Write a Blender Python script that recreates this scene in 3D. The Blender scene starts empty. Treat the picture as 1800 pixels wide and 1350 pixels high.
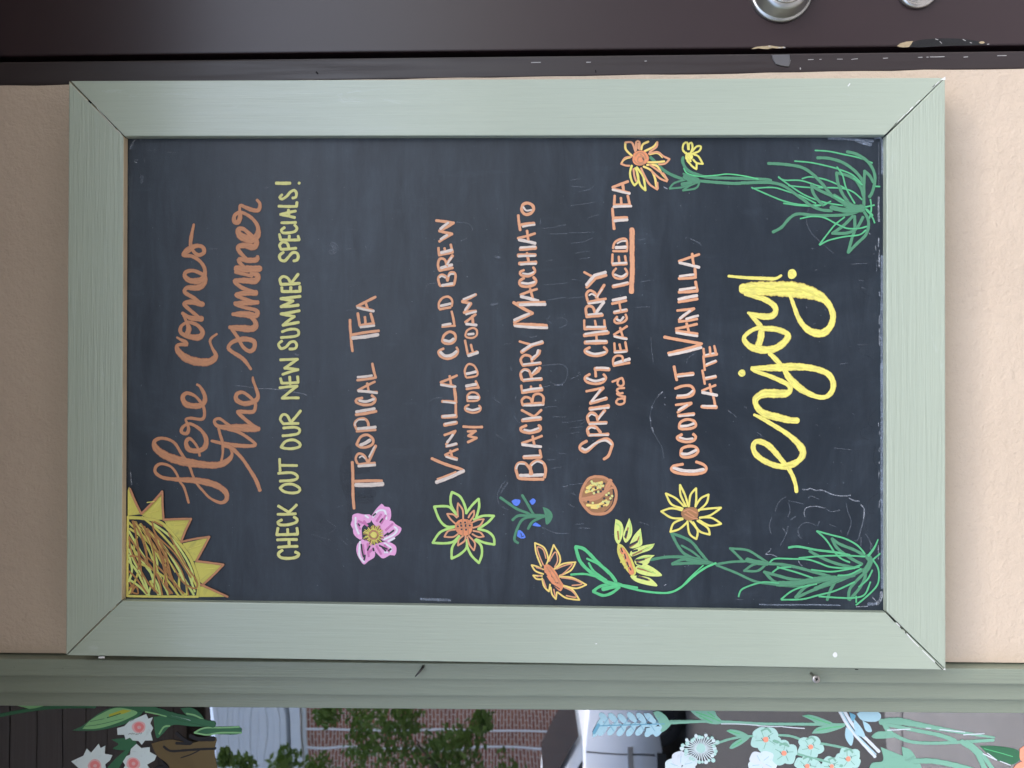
import bpy, bmesh, math, random
from mathutils import Vector, Matrix
R = math.radians
rnd = random.Random(7)
scene = bpy.context.scene
col = scene.collection

# ------------------------------------------------------------------ camera
AL = 0.0098                     # the sign hangs a touch out of plumb
ZS, YF = 1.40, -0.028           # height of the sign's centre, plane of its frame front
ca, sa = math.cos(AL), math.sin(AL)
def s2w(v):                     # sign frame (down, left, into wall) -> world
    p, q, n = v
    return Vector((-(p*sa + q*ca), n, -(p*ca - q*sa)))
cx = s2w((0.99963838, -0.00541373, 0.0263401))
cy = s2w((0.00526735, 0.99997031, 0.0056237))
cz = s2w((-0.02636977, -0.00548292, 0.99963722))
CAM = s2w((0.035314, 0.0193413, -0.83599311)) + Vector((0, YF, ZS))
FPX = 1360.0
cam = bpy.data.cameras.new('camera')
cam.sensor_width = 36; cam.lens = 36*FPX/1800
cam.clip_start = 0.02; cam.clip_end = 400
cam.dof.use_dof = True; cam.dof.focus_distance = 0.845; cam.dof.aperture_fstop = 11.0   # a phone's real blur: the mirrored street is soft
cam_ob = bpy.data.objects.new('camera', cam); col.objects.link(cam_ob)
m = Matrix((cx, -cy, -cz)).transposed().to_4x4(); m.translation = CAM
cam_ob.matrix_world = m
scene.camera = cam_ob
def at(u, v, Y):                # photograph position -> point on the plane y = Y
    d = cx*((u-900)/FPX) + cy*((v-675)/FPX) + cz
    return CAM + d*((Y-CAM.y)/d.y)

# ------------------------------------------------------------------ light
SUN_EL, SUN_AZ = 64.0, 133.0    # thin overcast: a broad soft sun high in front of the shop
world = bpy.data.worlds.new('World'); scene.world = world; world.use_nodes = True
wn = world.node_tree; bg = wn.nodes['Background']
sky = wn.nodes.new('ShaderNodeTexSky'); sky.sky_type = 'NISHITA'; sky.sun_disc = False
sky.sun_elevation = R(SUN_EL); sky.sun_rotation = R(SUN_AZ); sky.dust_density = 5.0; sky.air_density = 1.0; sky.ozone_density = 1.0
wn.links.new(sky.outputs[0], bg.inputs[0]); bg.inputs[1].default_value = 0.15
sun = bpy.data.lights.new('sun', 'SUN'); sun.energy = 0.5; sun.angle = R(45); sun.color = (1.0, 0.97, 0.92)
so = bpy.data.objects.new('sun', sun); col.objects.link(so)
sd = Vector((math.sin(R(SUN_AZ))*math.cos(R(SUN_EL)), math.cos(R(SUN_AZ))*math.cos(R(SUN_EL)), math.sin(R(SUN_EL))))
so.rotation_euler = sd.to_track_quat('Z', 'Y').to_euler()
vs = scene.view_settings
vs.view_transform = 'Standard'; vs.look = 'None'; vs.gamma = 1.0; vs.use_curve_mapping = False
vs.exposure = 2.26

# ------------------------------------------------------------------ helpers
def lin(c):
    return tuple(((x/255)/12.92 if x <= 10 else ((x/255+0.055)/1.055)**2.4) for x in c)
def tag(o, label=None, cat=None, group=None, kind=None):
    if label: o['label'] = label
    if cat: o['category'] = cat
    if group: o['group'] = group
    if kind: o['kind'] = kind
    return o
def empty(name, loc, label, cat, group=None, rot=(0, 0, 0)):
    o = bpy.data.objects.new(name, None); col.objects.link(o)
    o.location = loc; o.rotation_euler = rot; o.empty_display_size = 0.05
    bpy.context.view_layer.update()
    return tag(o, label, cat, group)
def obj(name, bm, mat, parent=None, smooth=False):
    """one mesh object; bm is in world coordinates, turned into the parent's"""
    me = bpy.data.meshes.new(name)
    o = bpy.data.objects.new(name, me)
    if parent:
        M = parent.matrix_world.inverted()
        bmesh.ops.transform(bm, matrix=M, verts=bm.verts)
    bm.to_mesh(me); bm.free()
    for mm in (mat if isinstance(mat, (list, tuple)) else [mat]): me.materials.append(mm)
    if smooth:
        for p in me.polygons: p.use_smooth = True
    col.objects.link(o)
    if parent:
        o.parent = parent
        o.matrix_world = parent.matrix_world.copy()
        o.matrix_parent_inverse = Matrix.Identity(4); o.matrix_basis = Matrix.Identity(4)
        bpy.context.view_layer.update()
    return o
def NB(): return bmesh.new()
def box(bm, x0, x1, y0, y1, z0, z1, bev=0.0, seg=2):
    M = Matrix.Translation(((x0+x1)/2, (y0+y1)/2, (z0+z1)/2)) @ Matrix.Diagonal((abs(x1-x0), abs(y1-y0), abs(z1-z0), 1))
    r = bmesh.ops.create_cube(bm, size=1, matrix=M)
    if bev:
        es = list({e for v in r['verts'] for e in v.link_edges})
        bmesh.ops.bevel(bm, geom=es, offset=bev, segments=seg, affect='EDGES', profile=0.5)
    return r
def prism(bm, pts, dy, bev=0.0, seg=2):
    """closed outline (points in a y plane, any order) pushed back by dy"""
    n = len(pts)
    f = [bm.verts.new(p) for p in pts]
    b = [bm.verts.new((p[0], p[1]+dy, p[2])) for p in pts]
    fs = [bm.faces.new(f), bm.faces.new(b[::-1])]
    for i in range(n):
        j = (i+1) % n
        fs.append(bm.faces.new((f[j], f[i], b[i], b[j])))
    bmesh.ops.recalc_face_normals(bm, faces=fs)
    if bev:
        es = [e for e in fs[0].edges]
        bmesh.ops.bevel(bm, geom=es, offset=bev, segments=seg, affect='EDGES', profile=0.5)
def lathe(bm, c, prof, n=48, axis='y'):
    """prof: (radius, offset along axis) pairs"""
    rings = []
    for r, h in prof:
        ring = []
        for k in range(n):
            a = 2*math.pi*k/n
            if axis == 'y': p = (c[0]+r*math.cos(a), c[1]+h, c[2]+r*math.sin(a))
            else: p = (c[0]+r*math.cos(a), c[1]+r*math.sin(a), c[2]+h)
            ring.append(bm.verts.new(p))
        rings.append(ring)
    fs = []
    for i in range(len(rings)-1):
        for k in range(n):
            j = (k+1) % n
            fs.append(bm.faces.new((rings[i][k], rings[i][j], rings[i+1][j], rings[i+1][k])))
    fs.append(bm.faces.new(rings[-1])); fs.append(bm.faces.new(rings[0][::-1]))
    bmesh.ops.recalc_face_normals(bm, faces=fs)
def tube(bm, pts, rad, n=8):
    pts = [Vector(p) for p in pts]; rings = []
    for i, p in enumerate(pts):
        t = (pts[min(i+1, len(pts)-1)] - pts[max(i-1, 0)]).normalized()
        a = t.orthogonal().normalized(); b = t.cross(a)
        r = rad[i] if isinstance(rad, (list, tuple)) else rad
        rings.append([bm.verts.new(p + a*r*math.cos(2*math.pi*k/n) + b*r*math.sin(2*math.pi*k/n)) for k in range(n)])
    fs = []
    for i in range(len(rings)-1):
        for k in range(n):
            j = (k+1) % n
            fs.append(bm.faces.new((rings[i][k], rings[i][j], rings[i+1][j], rings[i+1][k])))
    fs.append(bm.faces.new(rings[0][::-1])); fs.append(bm.faces.new(rings[-1]))
    bmesh.ops.recalc_face_normals(bm, faces=fs)

# ------------------------------------------------------------------ materials
class Mat:
    def __init__(s, name, base=(0.5, 0.5, 0.5), rough=0.5, metal=0.0, spec=0.5):
        s.m = bpy.data.materials.new(name); s.m.use_nodes = True
        s.t = s.m.node_tree; s.b = s.t.nodes['Principled BSDF']
        s.b.inputs['Base Color'].default_value = (*base, 1)
        s.b.inputs['Roughness'].default_value = rough
        s.b.inputs['Metallic'].default_value = metal
        s.b.inputs['Specular IOR Level'].default_value = spec
    def n(s, typ, **kw):
        nd = s.t.nodes.new(typ)
        for k, v in kw.items(): setattr(nd, k, v)
        return nd
    def l(s, a, b): s.t.links.new(a, b)
    def coord(s, scale=(1, 1, 1), out='Object'):
        tc = s.n('ShaderNodeTexCoord'); mp = s.n('ShaderNodeMapping'); mp.inputs['Scale'].default_value = scale
        s.l(tc.outputs[out], mp.inputs[0]); return mp.outputs[0]
    def noise(s, vec, scale, detail=4, rough=0.55, dist=0.0):
        nd = s.n('ShaderNodeTexNoise'); nd.inputs['Scale'].default_value = scale
        nd.inputs['Detail'].default_value = detail; nd.inputs['Roughness'].default_value = rough
        nd.inputs['Distortion'].default_value = dist
        s.l(vec, nd.inputs['Vector']); return nd.outputs[0]
    def ramp(s, fac, stops):
        nd = s.n('ShaderNodeValToRGB'); cr = nd.color_ramp
        while len(cr.elements) < len(stops): cr.elements.new(0.5)
        for e, (p, c) in zip(cr.elements, stops):
            e.position = p; e.color = (*c, 1) if len(c) == 3 else c
        s.l(fac, nd.inputs[0]); return nd.outputs[0]
    def mix(s, fac, a, b, mode='MIX'):
        nd = s.n('ShaderNodeMix', data_type='RGBA', blend_type=mode)
        for sock, v in ((nd.inputs[0], fac), (nd.inputs[6], a), (nd.inputs[7], b)):
            if isinstance(v, (int, float)): sock.default_value = v
            elif isinstance(v, tuple): sock.default_value = (*v, 1)
            else: s.l(v, sock)
        return nd.outputs[2]
    def math(s, op, a, b=0.5):
        nd = s.n('ShaderNodeMath', operation=op)
        for sock, v in zip(nd.inputs, (a, b)):
            if isinstance(v, (int, float)): sock.default_value = v
            else: s.l(v, sock)
        return nd.outputs[0]
    def base(s, x): s.l(x, s.b.inputs['Base Color'])
    def bump(s, h, dist, strength=1.0, prev=None):
        nd = s.n('ShaderNodeBump'); nd.inputs['Distance'].default_value = dist; nd.inputs['Strength'].default_value = strength
        s.l(h, nd.inputs['Height'])
        if prev is not None: s.l(prev, nd.inputs['Normal'])
        s.l(nd.outputs[0], s.b.inputs['Normal']); return nd.outputs[0]
def g3(a, k=1.0): return (a*k,)*3
def sc(c, k): return tuple(x*k for x in c)

def m_stucco():
    M = Mat('stucco', (0.5, 0.42, 0.34), 0.85, spec=0.25)
    v = M.coord()
    big = M.noise(v, 5, 3); fine = M.noise(v, 260, 3, 0.6); mid = M.noise(v, 95, 5, 0.62, 0.25)
    sp = M.ramp(M.noise(v, 420, 2), [(0.60, (0, 0, 0)), (0.70, (1, 1, 1))])
    c = M.mix(big, (0.475, 0.385, 0.290), (0.54, 0.445, 0.342))
    c = M.mix(M.math('MULTIPLY', sp, 0.10), c, (0.25, 0.18, 0.13))
    st = M.ramp(M.noise(M.coord((1, 1, 0.35)), 9, 5, 0.65, 0.4), [(0.50, (0, 0, 0)), (0.78, (1, 1, 1))])
    c = M.mix(M.math('MULTIPLY', st, 0.22), c, (0.36, 0.29, 0.22))
    M.base(c)
    b = M.bump(mid, 0.0024, 0.8)
    M.bump(fine, 0.0009, 0.6, b)
    return M.m
def m_paint(name, c1, c2, along, rough=0.38, wear=0.0, bump=0.0005, scale=1.0, coat=0.0, scuff=0.0):
    """brushed gloss paint on timber; along = axis of the grain"""
    M = Mat(name, c1, rough, spec=0.5)
    k = {'x': (3, 90, 90), 'z': (90, 90, 3)}[along]
    v = M.coord(k); v0 = M.coord()
    gr = M.noise(v, 3.2*scale, 5, 0.6, 0.3); big = M.noise(v0, 7, 4, 0.6)
    c = M.mix(big, c1, c2)
    if wear:
        spk = M.ramp(M.noise(v0, 160, 2, 0.5), [(0.74, (0, 0, 0)), (0.78, (1, 1, 1))])
        c = M.mix(M.math('MULTIPLY', spk, wear), c, sc(c1, 0.45))
    if scuff:
        sf = M.ramp(M.noise(M.coord({'x': (9, 30, 40), 'z': (40, 30, 9)}[along]), 1.6, 6, 0.72, 0.8), [(0.60, (0, 0, 0)), (0.74, (1, 1, 1))])
        sf = M.math('MULTIPLY', sf, M.ramp(M.noise(v0, 4, 2), [(0.48, (0, 0, 0)), (0.68, (1, 1, 1))]))
        c = M.mix(M.math('MULTIPLY', sf, scuff), c, (0.60, 0.66, 0.66))
        c = M.mix(M.math('MULTIPLY', M.ramp(M.noise(v, 3.5, 6, 0.7), [(0.55, (0, 0, 0)), (0.8, (1, 1, 1))]), 0.16), c, sc(c1, 0.72))
    if coat:
        M.b.inputs['Coat Weight'].default_value = coat; M.b.inputs['Coat Roughness'].default_value = 0.20
    M.base(c)
    M.l(M.ramp(M.noise(v, 2.0, 3), [(0.35, g3(rough-0.08)), (0.7, g3(rough+0.12))]), M.b.inputs['Roughness'])
    b = M.bump(gr, bump, 0.8)
    M.bump(M.noise(v0, 900, 2), 0.00008, 0.6, b)
    return M.m
def m_board():
    M = Mat('blackboard', (0.03, 0.035, 0.042), 0.36, spec=0.36)
    v = M.coord(); vz = M.coord((1.0, 1.0, 5.5)); vx = M.coord((5.0, 1, 1.2))
    n1 = M.noise(v, 4.2, 7, 0.66, 0.9); n2 = M.noise(vz, 9, 6, 0.7, 0.4); n3 = M.noise(vx, 14, 5, 0.65)
    dust = M.math('MULTIPLY', M.ramp(n1, [(0.36, (0, 0, 0)), (0.80, (1, 1, 1))]), M.ramp(n2, [(0.28, (0, 0, 0)), (0.8, (1, 1, 1))]))
    dust2 = M.math('MULTIPLY', M.ramp(n3, [(0.60, (0, 0, 0)), (0.85, (1, 1, 1))]), 0.18)
    fac = M.math('MULTIPLY', M.math('ADD', dust, dust2), 0.85)
    c = M.mix(fac, (0.0085, 0.0145, 0.0215), (0.070, 0.092, 0.116))
    spk = M.ramp(M.noise(v, 330, 2, 0.5), [(0.765, (0, 0, 0)), (0.80, (1, 1, 1))])
    c = M.mix(M.math('MULTIPLY', spk, 0.28), c, (0.30, 0.32, 0.35))
    M.base(c)
    M.l(M.ramp(n1, [(0.3, g3(0.33)), (0.75, g3(0.47))]), M.b.inputs['Roughness'])
    M.bump(M.noise(v, 700, 3), 0.00012, 0.7)
    return M.m
def m_marker(name, c, thin=0.62, rough=0.55, alpha=1.0, streak=1.0):
    """chalk-marker paint: streaks along the stroke, thinner patches"""
    M = Mat(name, c, rough, spec=0.35)
    uv = M.n('ShaderNodeUVMap'); uv.uv_map = 'stroke'
    mp = M.n('ShaderNodeMapping'); mp.inputs['Scale'].default_value = (0.05, 1.5, 1)
    M.l(uv.outputs[0], mp.inputs[0])
    n1 = M.noise(mp.outputs[0], 1.6, 4, 0.65, 0.2)
    n2 = M.noise(M.coord(), 130, 3, 0.6)
    f = M.math('ADD', M.math('MULTIPLY', n1, 0.90*streak), M.math('MULTIPLY', n2, 0.10))
    f = M.ramp(f, [(0.36, (0, 0, 0)), (0.62, (1, 1, 1))])
    board = (0.06, 0.065, 0.075)
    sx = M.n('ShaderNodeSeparateXYZ'); M.l(uv.outputs[0], sx.inputs[0])
    cc = M.math('ABSOLUTE', M.math('SUBTRACT', M.math('MODULO', M.math('ADD', sx.outputs[1], 2.0), 4.0), 2.0))
    rim = M.math('MULTIPLY', M.ramp(cc, [(0.80, (0, 0, 0)), (0.97, (1, 1, 1))]), 0.75 if alpha == 1 else 0.0)
    lo = tuple(a*thin + b*(1-thin) for a, b in zip(c, board))
    M.base(M.mix(rim, M.mix(f, lo, c), (c[0]*0.34, c[1]*0.22, c[2]*0.25)))
    M.bump(n1, 0.0002, 0.5)
    if alpha < 1:
        cov = M.ramp(M.math('ADD', M.math('MULTIPLY', n1, 0.5), M.math('MULTIPLY', M.noise(M.coord(), 420, 3, 0.7), 0.5)), [(0.38, g3(alpha*0.15)), (0.62, g3(alpha))])
        M.l(cov, M.b.inputs['Alpha'])
    return M.m
def m_plain(name, c, rough=0.5, metal=0.0, spec=0.5, var=0.12, sc_=12, bump=0.0):
    M = Mat(name, c, rough, metal, spec)
    n = M.noise(M.coord(), sc_, 5, 0.6)
    M.base(M.mix(n, sc(c, 1-var), sc(c, 1+var)))
    if bump: M.bump(M.noise(M.coord(), sc_*8, 4), bump, 0.7)
    return M.m
def m_brick():
    M = Mat('brick', (0.3, 0.15, 0.1), 0.85, spec=0.2)
    tc = M.n('ShaderNodeTexCoord'); sx = M.n('ShaderNodeSeparateXYZ'); cb = M.n('ShaderNodeCombineXYZ')
    M.l(tc.outputs['Object'], sx.inputs[0]); M.l(sx.outputs[0], cb.inputs[0]); M.l(sx.outputs[2], cb.inputs[1])
    br = M.n('ShaderNodeTexBrick'); M.l(cb.outputs[0], br.inputs['Vector'])
    br.inputs['Color1'].default_value = (0.47, 0.185, 0.115, 1); br.inputs['Color2'].default_value = (0.31, 0.115, 0.085, 1)
    br.inputs['Mortar'].default_value = (0.74, 0.64, 0.56, 1)
    br.inputs['Scale'].default_value = 1.0; br.inputs['Mortar Size'].default_value = 0.014
    br.inputs['Brick Width'].default_value = 0.25; br.inputs['Row Height'].default_value = 0.085
    M.base(M.mix(M.math('MULTIPLY', M.noise(M.coord(), 1.5, 4), 0.5), br.outputs[0], (0.30, 0.15, 0.11)))
    M.bump(br.outputs['Fac'], -0.01, 0.6)
    return M.m
def m_glass():
    m = bpy.data.materials.new('window_glass'); m.use_nodes = True; t = m.node_tree
    for n in list(t.nodes): t.nodes.remove(n)
    out = t.nodes.new('ShaderNodeOutputMaterial'); mx = t.nodes.new('ShaderNodeMixShader')
    tr = t.nodes.new('ShaderNodeBsdfTransparent'); tr.inputs[0].default_value = (0.90, 0.94, 0.92, 1)
    gl = t.nodes.new('ShaderNodeBsdfGlossy'); gl.inputs['Roughness'].default_value = 0.0
    fr = t.nodes.new('ShaderNodeFresnel'); fr.inputs[0].default_value = 5.0
    nz = t.nodes.new('ShaderNodeTexNoise'); nz.inputs['Scale'].default_value = 5
    tc = t.nodes.new('ShaderNodeTexCoord'); bp = t.nodes.new('ShaderNodeBump'); bp.inputs['Distance'].default_value = 0.0006
    t.links.new(tc.outputs['Object'], nz.inputs[0]); t.links.new(nz.outputs[0], bp.inputs['Height']); t.links.new(bp.outputs[0], gl.inputs['Normal'])
    t.links.new(fr.outputs[0], mx.inputs[0]); t.links.new(tr.outputs[0], mx.inputs[1]); t.links.new(gl.outputs[0], mx.inputs[2])
    t.links.new(mx.outputs[0], out.inputs[0]); return m
def m_leaf(name, c1, c2):
    M = Mat(name, c1, 0.55, spec=0.3)
    M.base(M.mix(M.noise(M.coord(), 3.0, 4), c1, c2)); return M.m

# ------------------------------------------------------------------ strokes
def catmull(pts, step):
    """smooth a list of (x, y, w) and resample at about one point per step"""
    P = [pts[0]] + list(pts) + [pts[-1]]; out = []
    for i in range(1, len(P)-2):
        p0, p1, p2, p3 = P[i-1], P[i], P[i+1], P[i+2]
        L = math.hypot(p2[0]-p1[0], p2[1]-p1[1]); n = max(2, int(L/step))
        for k in range(n):
            t = k/n
            out.append(tuple(0.5*((2*p1[j]) + (-p0[j]+p2[j])*t + (2*p0[j]-5*p1[j]+4*p2[j]-p3[j])*t*t + (-p0[j]+3*p1[j]-3*p2[j]+p3[j])*t**3) for j in range(3)))
    out.append(tuple(pts[-1])); return out
class Drawing:
    """paint strokes on a plane y = Y, written in enlarged-photograph coordinates"""
    def __init__(s, Y, h=0.0003, step=0.00002, dome=0.00006, wk=1.12):
        s.h, s.st, s.dm, s.wk = h, step, dome, wk; s.Y = Y; s.bm = bmesh.new(); s.uv = s.bm.loops.layers.uv.new('stroke'); s.k = 0; s.mats = []; s.T = (0, 0, 1)
    def tile(s, x0, y0, k): s.T = (x0, y0, k); return s
    def _mi(s, mat):
        if mat not in s.mats: s.mats.append(mat)
        return s.mats.index(mat)
    def pix(s, p):
        x0, y0, k = s.T; return (x0+p[0]/k, y0+p[1]/k)
    def put(s, u, v, h): return at(u, v, s.Y - h)
    def parse(s, txt, w):
        out = []
        for t in txt.split():
            q = [float(a) for a in t.split(',')]
            if len(q) == 3: w = q[2]
            u, v = s.pix(q); out.append((u, v, w/s.T[2]*s.wk))
        return out
    def c(s, mat, w, *txts):
        for txt in txts:
            pts = s.parse(txt, w)
            if len(pts) == 1: pts = [pts[0], (pts[0][0]+0.6, pts[0][1], pts[0][2])]
            s._ribbon(catmull(pts, 2.2), mat)
        return s
    def l(s, mat, w, *txts):
        for txt in txts:
            pts = s.parse(txt, w)
            for a, b in zip(pts, pts[1:]):
                mx, my = (a[0]+b[0])/2, (a[1]+b[1])/2; L = math.hypot(b[0]-a[0], b[1]-a[1]) or 1
                o = rnd.uniform(-0.02, 0.02)*L
                s._ribbon(catmull([a, (mx-(b[1]-a[1])/L*o, my+(b[0]-a[0])/L*o, (a[2]+b[2])/2*rnd.uniform(0.96, 1.06)), b], 2.2), mat)
        return s
    def _ribbon(s, pts, mat):
        mi = s._mi(mat); bm = s.bm; s.k += 1; h0 = s.h + s.st*s.k; sid = s.k*4.0
        # round caps
        def cap(p, q, sign):
            dx, dy = p[0]-q[0], p[1]-q[1]; L = math.hypot(dx, dy) or 1; dx /= L; dy /= L
            r = p[2]/2; ks = (0.45, 0.75, 0.93)
            return [(p[0]+dx*r*k*0.8, p[1]+dy*r*k*0.8, p[2]*math.sqrt(max(0.0, 1-k*k))) for k in ks]
        a = cap(pts[0], pts[1], 1)[::-1]; b = cap(pts[-1], pts[-2], 1)
        P = a + list(pts) + b; n = len(P); rows = []; s_len = 0.0; ph = rnd.random()*9
        for i, (x, y, w) in enumerate(P):
            j0, j1 = max(0, i-1), min(n-1, i+1)
            tx, ty = P[j1][0]-P[j0][0], P[j1][1]-P[j0][1]; L = math.hypot(tx, ty) or 1; nx, ny = -ty/L, tx/L
            if i: s_len += math.hypot(x-P[i-1][0], y-P[i-1][1])
            w *= 1 + 0.05*math.sin(s_len*0.35+ph) + 0.04*math.sin(s_len*0.9+2*ph)
            row = []
            for c_ in (-1.0, -0.55, 0.0, 0.55, 1.0):
                hh = h0 + s.dm*(1-c_*c_) + 0.00001*i/n
                row.append((bm.verts.new(s.put(x+nx*w/2*c_, y+ny*w/2*c_, hh)), (s_len*0.9, c_+sid)))
            rows.append(row)
        for i in range(n-1):
            for k in range(4):
                q = (rows[i][k], rows[i+1][k], rows[i+1][k+1], rows[i][k+1])
                f = bm.faces.new([z[0] for z in q]); f.material_index = mi; f.smooth = True
                for lp, z in zip(f.loops, q): lp[s.uv].uv = z[1]
    def fill(s, mat, txt, smooth=False):
        pts = s.parse(txt, 1); s.k += 1; h = s.h + s.dm*0.4 + s.st*s.k
        if smooth:
            q = catmull(pts+[pts[0]], 3.0)[:-1]; pts = q
        vs_ = [s.bm.verts.new(s.put(p[0], p[1], h)) for p in pts]
        f = s.bm.faces.new(vs_); f.material_index = s._mi(mat)
        f.normal_update()
        if f.normal.y > 0: f.normal_flip()
        for lp in f.loops:
            co = lp.vert.co; lp[s.uv].uv = ((co.x+co.z)*900, 4.0*s.k+0.6*math.sin((co.x-co.z)*420))
        bmesh.ops.triangulate(s.bm, faces=[f]); return s
    def disc(s, mat, x, y, rx, ry=None, n=26, wob=0.06):
        ry = ry or rx; a0 = rnd.random()*6
        return s.fill(mat, ' '.join('%.1f,%.1f' % (x+rx*math.cos(a)*(1+wob*math.sin(3*a+a0)), y+ry*math.sin(a)*(1+wob*math.sin(2*a+2*a0))) for a in [2*math.pi*i/n for i in range(n)]))
    def dots(s, mat, r, txt):
        for t in txt.split():
            x, y = t.split(','); s.disc(mat, float(x), float(y), r, n=10)
        return s
    def done(s, name, parent, label=None):
        o = obj(name, s.bm, s.mats, parent)
        if label: o['label'] = label
        return o

# ================================================================== street and ground
def kind_s(o): o['kind'] = 'structure'; return o
asph = m_plain('asphalt', (0.045, 0.046, 0.049), 0.85, var=0.35, sc_=40, bump=0.003)
conc = m_plain('concrete', (0.185, 0.19, 0.20), 0.85, var=0.18, sc_=6, bump=0.001)
bm = NB(); box(bm, -60, 60, -1.95, 0.30, -0.5, 0.0); kind_s(obj('pavement', bm, conc))
bm = NB(); box(bm, -60, 60, -2.10, -1.954, -0.5, 0.004, 0.012); kind_s(obj('kerb', bm, conc))
bm = NB(); box(bm, -60, 60, -14.0, -2.104, -0.6, -0.12); kind_s(obj('road', bm, asph))
bm = NB(); box(bm, -60, 60, -60, -14.004, -0.6, 0.0); kind_s(obj('far_pavement', bm, conc))

# ================================================================== shop front: wall
def edge(p0, p1, Y):            # straight upright edge through two photograph points -> x(z)
    a, b = at(*p0, Y), at(*p1, Y)
    k = (b.x-a.x)/(b.z-a.z)
    return lambda z: a.x + k*(z-a.z)
Y_W = 0.016
Y_CAS, Y_B2, Y_B3, Y_GL = 0.002, 0.014, 0.026, 0.048
Y_J, Y_D = 0.022, 0.026
e_b0 = edge((0, 1158), (1800, 1176), Y_CAS)
e_b1 = edge((0, 1188), (1800, 1203.5), Y_CAS)
e_b2 = edge((0, 1217.5), (1800, 1231), Y_B2)
e_b3 = edge((0, 1241), (1800, 1254.5), Y_B3)
e_j0 = edge((0, 150), (1800, 119.5), Y_W)
e_j1 = edge((0, 108), (1800, 88.5), Y_J)
e_d = edge((0, 98.5), (1800, 79), Y_D)
ZW0, ZW1 = 0.62, 2.072           # window casing, bottom and top
ZD = 2.01                       # door head
WIN_L = -2.05; DOOR_R = e_d(1.4) + 0.93
stucco = m_stucco()
bm = NB()
n = 60; pts = [(e_b0(2.076)+0.002, Y_W, 2.076), (e_b0(-0.02)+0.002, Y_W, -0.02)]
for i in range(n+1):
    z = -0.02 + (2.096)*i/n
    pts.append((e_j0(z)-0.0004+rnd.uniform(-0.0009, 0.0007), Y_W, z))
prism(bm, pts, 0.26)
XW = WIN_L
box(bm, XW-1.6, XW, 0.0, 0.28, -0.02, 2.075)
box(bm, XW, e_b0(0.6)+0.002, 0.0, 0.28, -0.02, ZW0)
box(bm, XW, e_b0(2.0)+0.002, 0.0, 0.28, ZW1, 2.075)
box(bm, DOOR_R+0.06, DOOR_R+1.8, 0.0, 0.28, -0.02, 2.075)
box(bm, e_j0(2.0), DOOR_R+0.06, 0.0, 0.28, ZD+0.06, 2.075)
box(bm, XW-1.6, DOOR_R+1.8, 0.0, 0.28, 2.076, 4.2)
tag(obj('stucco_wall', bm, stucco), 'tan stucco shop wall carrying the chalkboard between brown door and green window frame', 'wall')

# ================================================================== door and its frame
brown = (0.019, 0.0155, 0.0155)
door_paint = m_plain('brown_door_paint', (0.027, 0.0155, 0.0168), 0.34, var=0.18, sc_=7, bump=0.00012)
db_ = door_paint.node_tree.nodes['Principled BSDF']; db_.inputs['Coat Weight'].default_value = 0.12; db_.inputs['Specular IOR Level'].default_value = 0.42; db_.inputs['Coat Roughness'].default_value = 0.22
jamb_paint = m_paint('brown_frame_paint', (0.021, 0.0145, 0.0145), (0.026, 0.018, 0.018), 'z', 0.42, 0.0, 0.0001)
dark = Mat('dark_gap', (0.004, 0.004, 0.005), 0.9, spec=0.1).m
nickel = Mat('brushed_nickel', (0.56, 0.54, 0.50), 0.27, 1.0).m
nickel2 = Mat('shadowed_nickel', (0.46, 0.46, 0.43), 0.34, 1.0).m
chip_paint = m_plain('bare_wood', (0.34, 0.265, 0.155), 0.8, var=0.45, sc_=300)
chip_glint_white = m_plain('worn_primer_and_glint', (0.36, 0.35, 0.34), 0.7, var=0.3, sc_=300)
df = empty('door_frame', (e_j0(0)+0.02, 0.05, 0), 'dark brown painted door frame between tan stucco and the door', 'door frame')
bm = NB()
prism(bm, [(e_j0(-0.0)+0.0006, Y_J, 0.0), (e_j1(0.0), Y_J, 0.0), (e_j1(ZD+0.008), Y_J, ZD+0.008), (e_j0(ZD+0.008)+0.0006, Y_J, ZD+0.008)], 0.11, 0.0026, 2)
obj('jamb', bm, jamb_paint, df)
bm = NB(); prism(bm, [(DOOR_R+0.006, Y_J, 0), (DOOR_R+0.06, Y_J, 0), (DOOR_R+0.06, Y_J, ZD+0.008), (DOOR_R+0.006, Y_J, ZD+0.008)], 0.11, 0.0026, 2)
obj('jamb', bm, jamb_paint, df)
bm = NB(); box(bm, e_j0(2.1)+0.001, DOOR_R+0.06, Y_J, Y_J+0.11, ZD+0.0085, ZD+0.06, 0.0026); obj('head', bm, jamb_paint, df)
bm = NB(); box(bm, e_j1(1.4)+0.0005, e_j1(1.4)+0.024, Y_D+0.048, Y_J+0.10, 0.005, ZD+0.006); obj('door_stop', bm, dark, df)  # near-black backing: the shade of the door gap is put into its colour
# strike plate lip, bent over the edge of the jamb
sp = at(1376, 104, Y_J)
bm = NB()
pp = [(1356.5, 96), (1388, 95), (1389.5, 106), (1386.5, 117), (1374, 115.5), (1364, 112.5), (1359, 104)]
prism(bm, [at(u, v, Y_J-0.0016) for u, v in pp], 0.0015, 0.0004, 1)
obj('strike_plate', bm, Mat('worn_strike_steel', (0.22, 0.22, 0.23), 0.35, 1.0).m, df)
D = Drawing(Y_J); D.tile(1240, 0, 6.4286)
D.fill(chip_glint_white, '820,648 860,655 895,655 900,640 940,612 945,625 920,652 870,662 835,656')  # this fill and the next paint the strike plate's white highlight as colour
D.fill(chip_glint_white, '915,690 965,675 955,720 940,755 918,750')
D.l(chip_glint_white, 6, '1160,675 1220,672', '1490,668 1550,668', '1290,671 1310,670', '1650,672 1720,664').c(chip_glint_white, 12, '1072,768 1074,782')
D.tile(1520, 0, 6.4286).l(chip_glint_white, 7, '210,658 260,656', '605,648 650,646', '700,646 720,645', '740,643 900,640', '1120,646 1165,642', '1500,630 1600,628')
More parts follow.
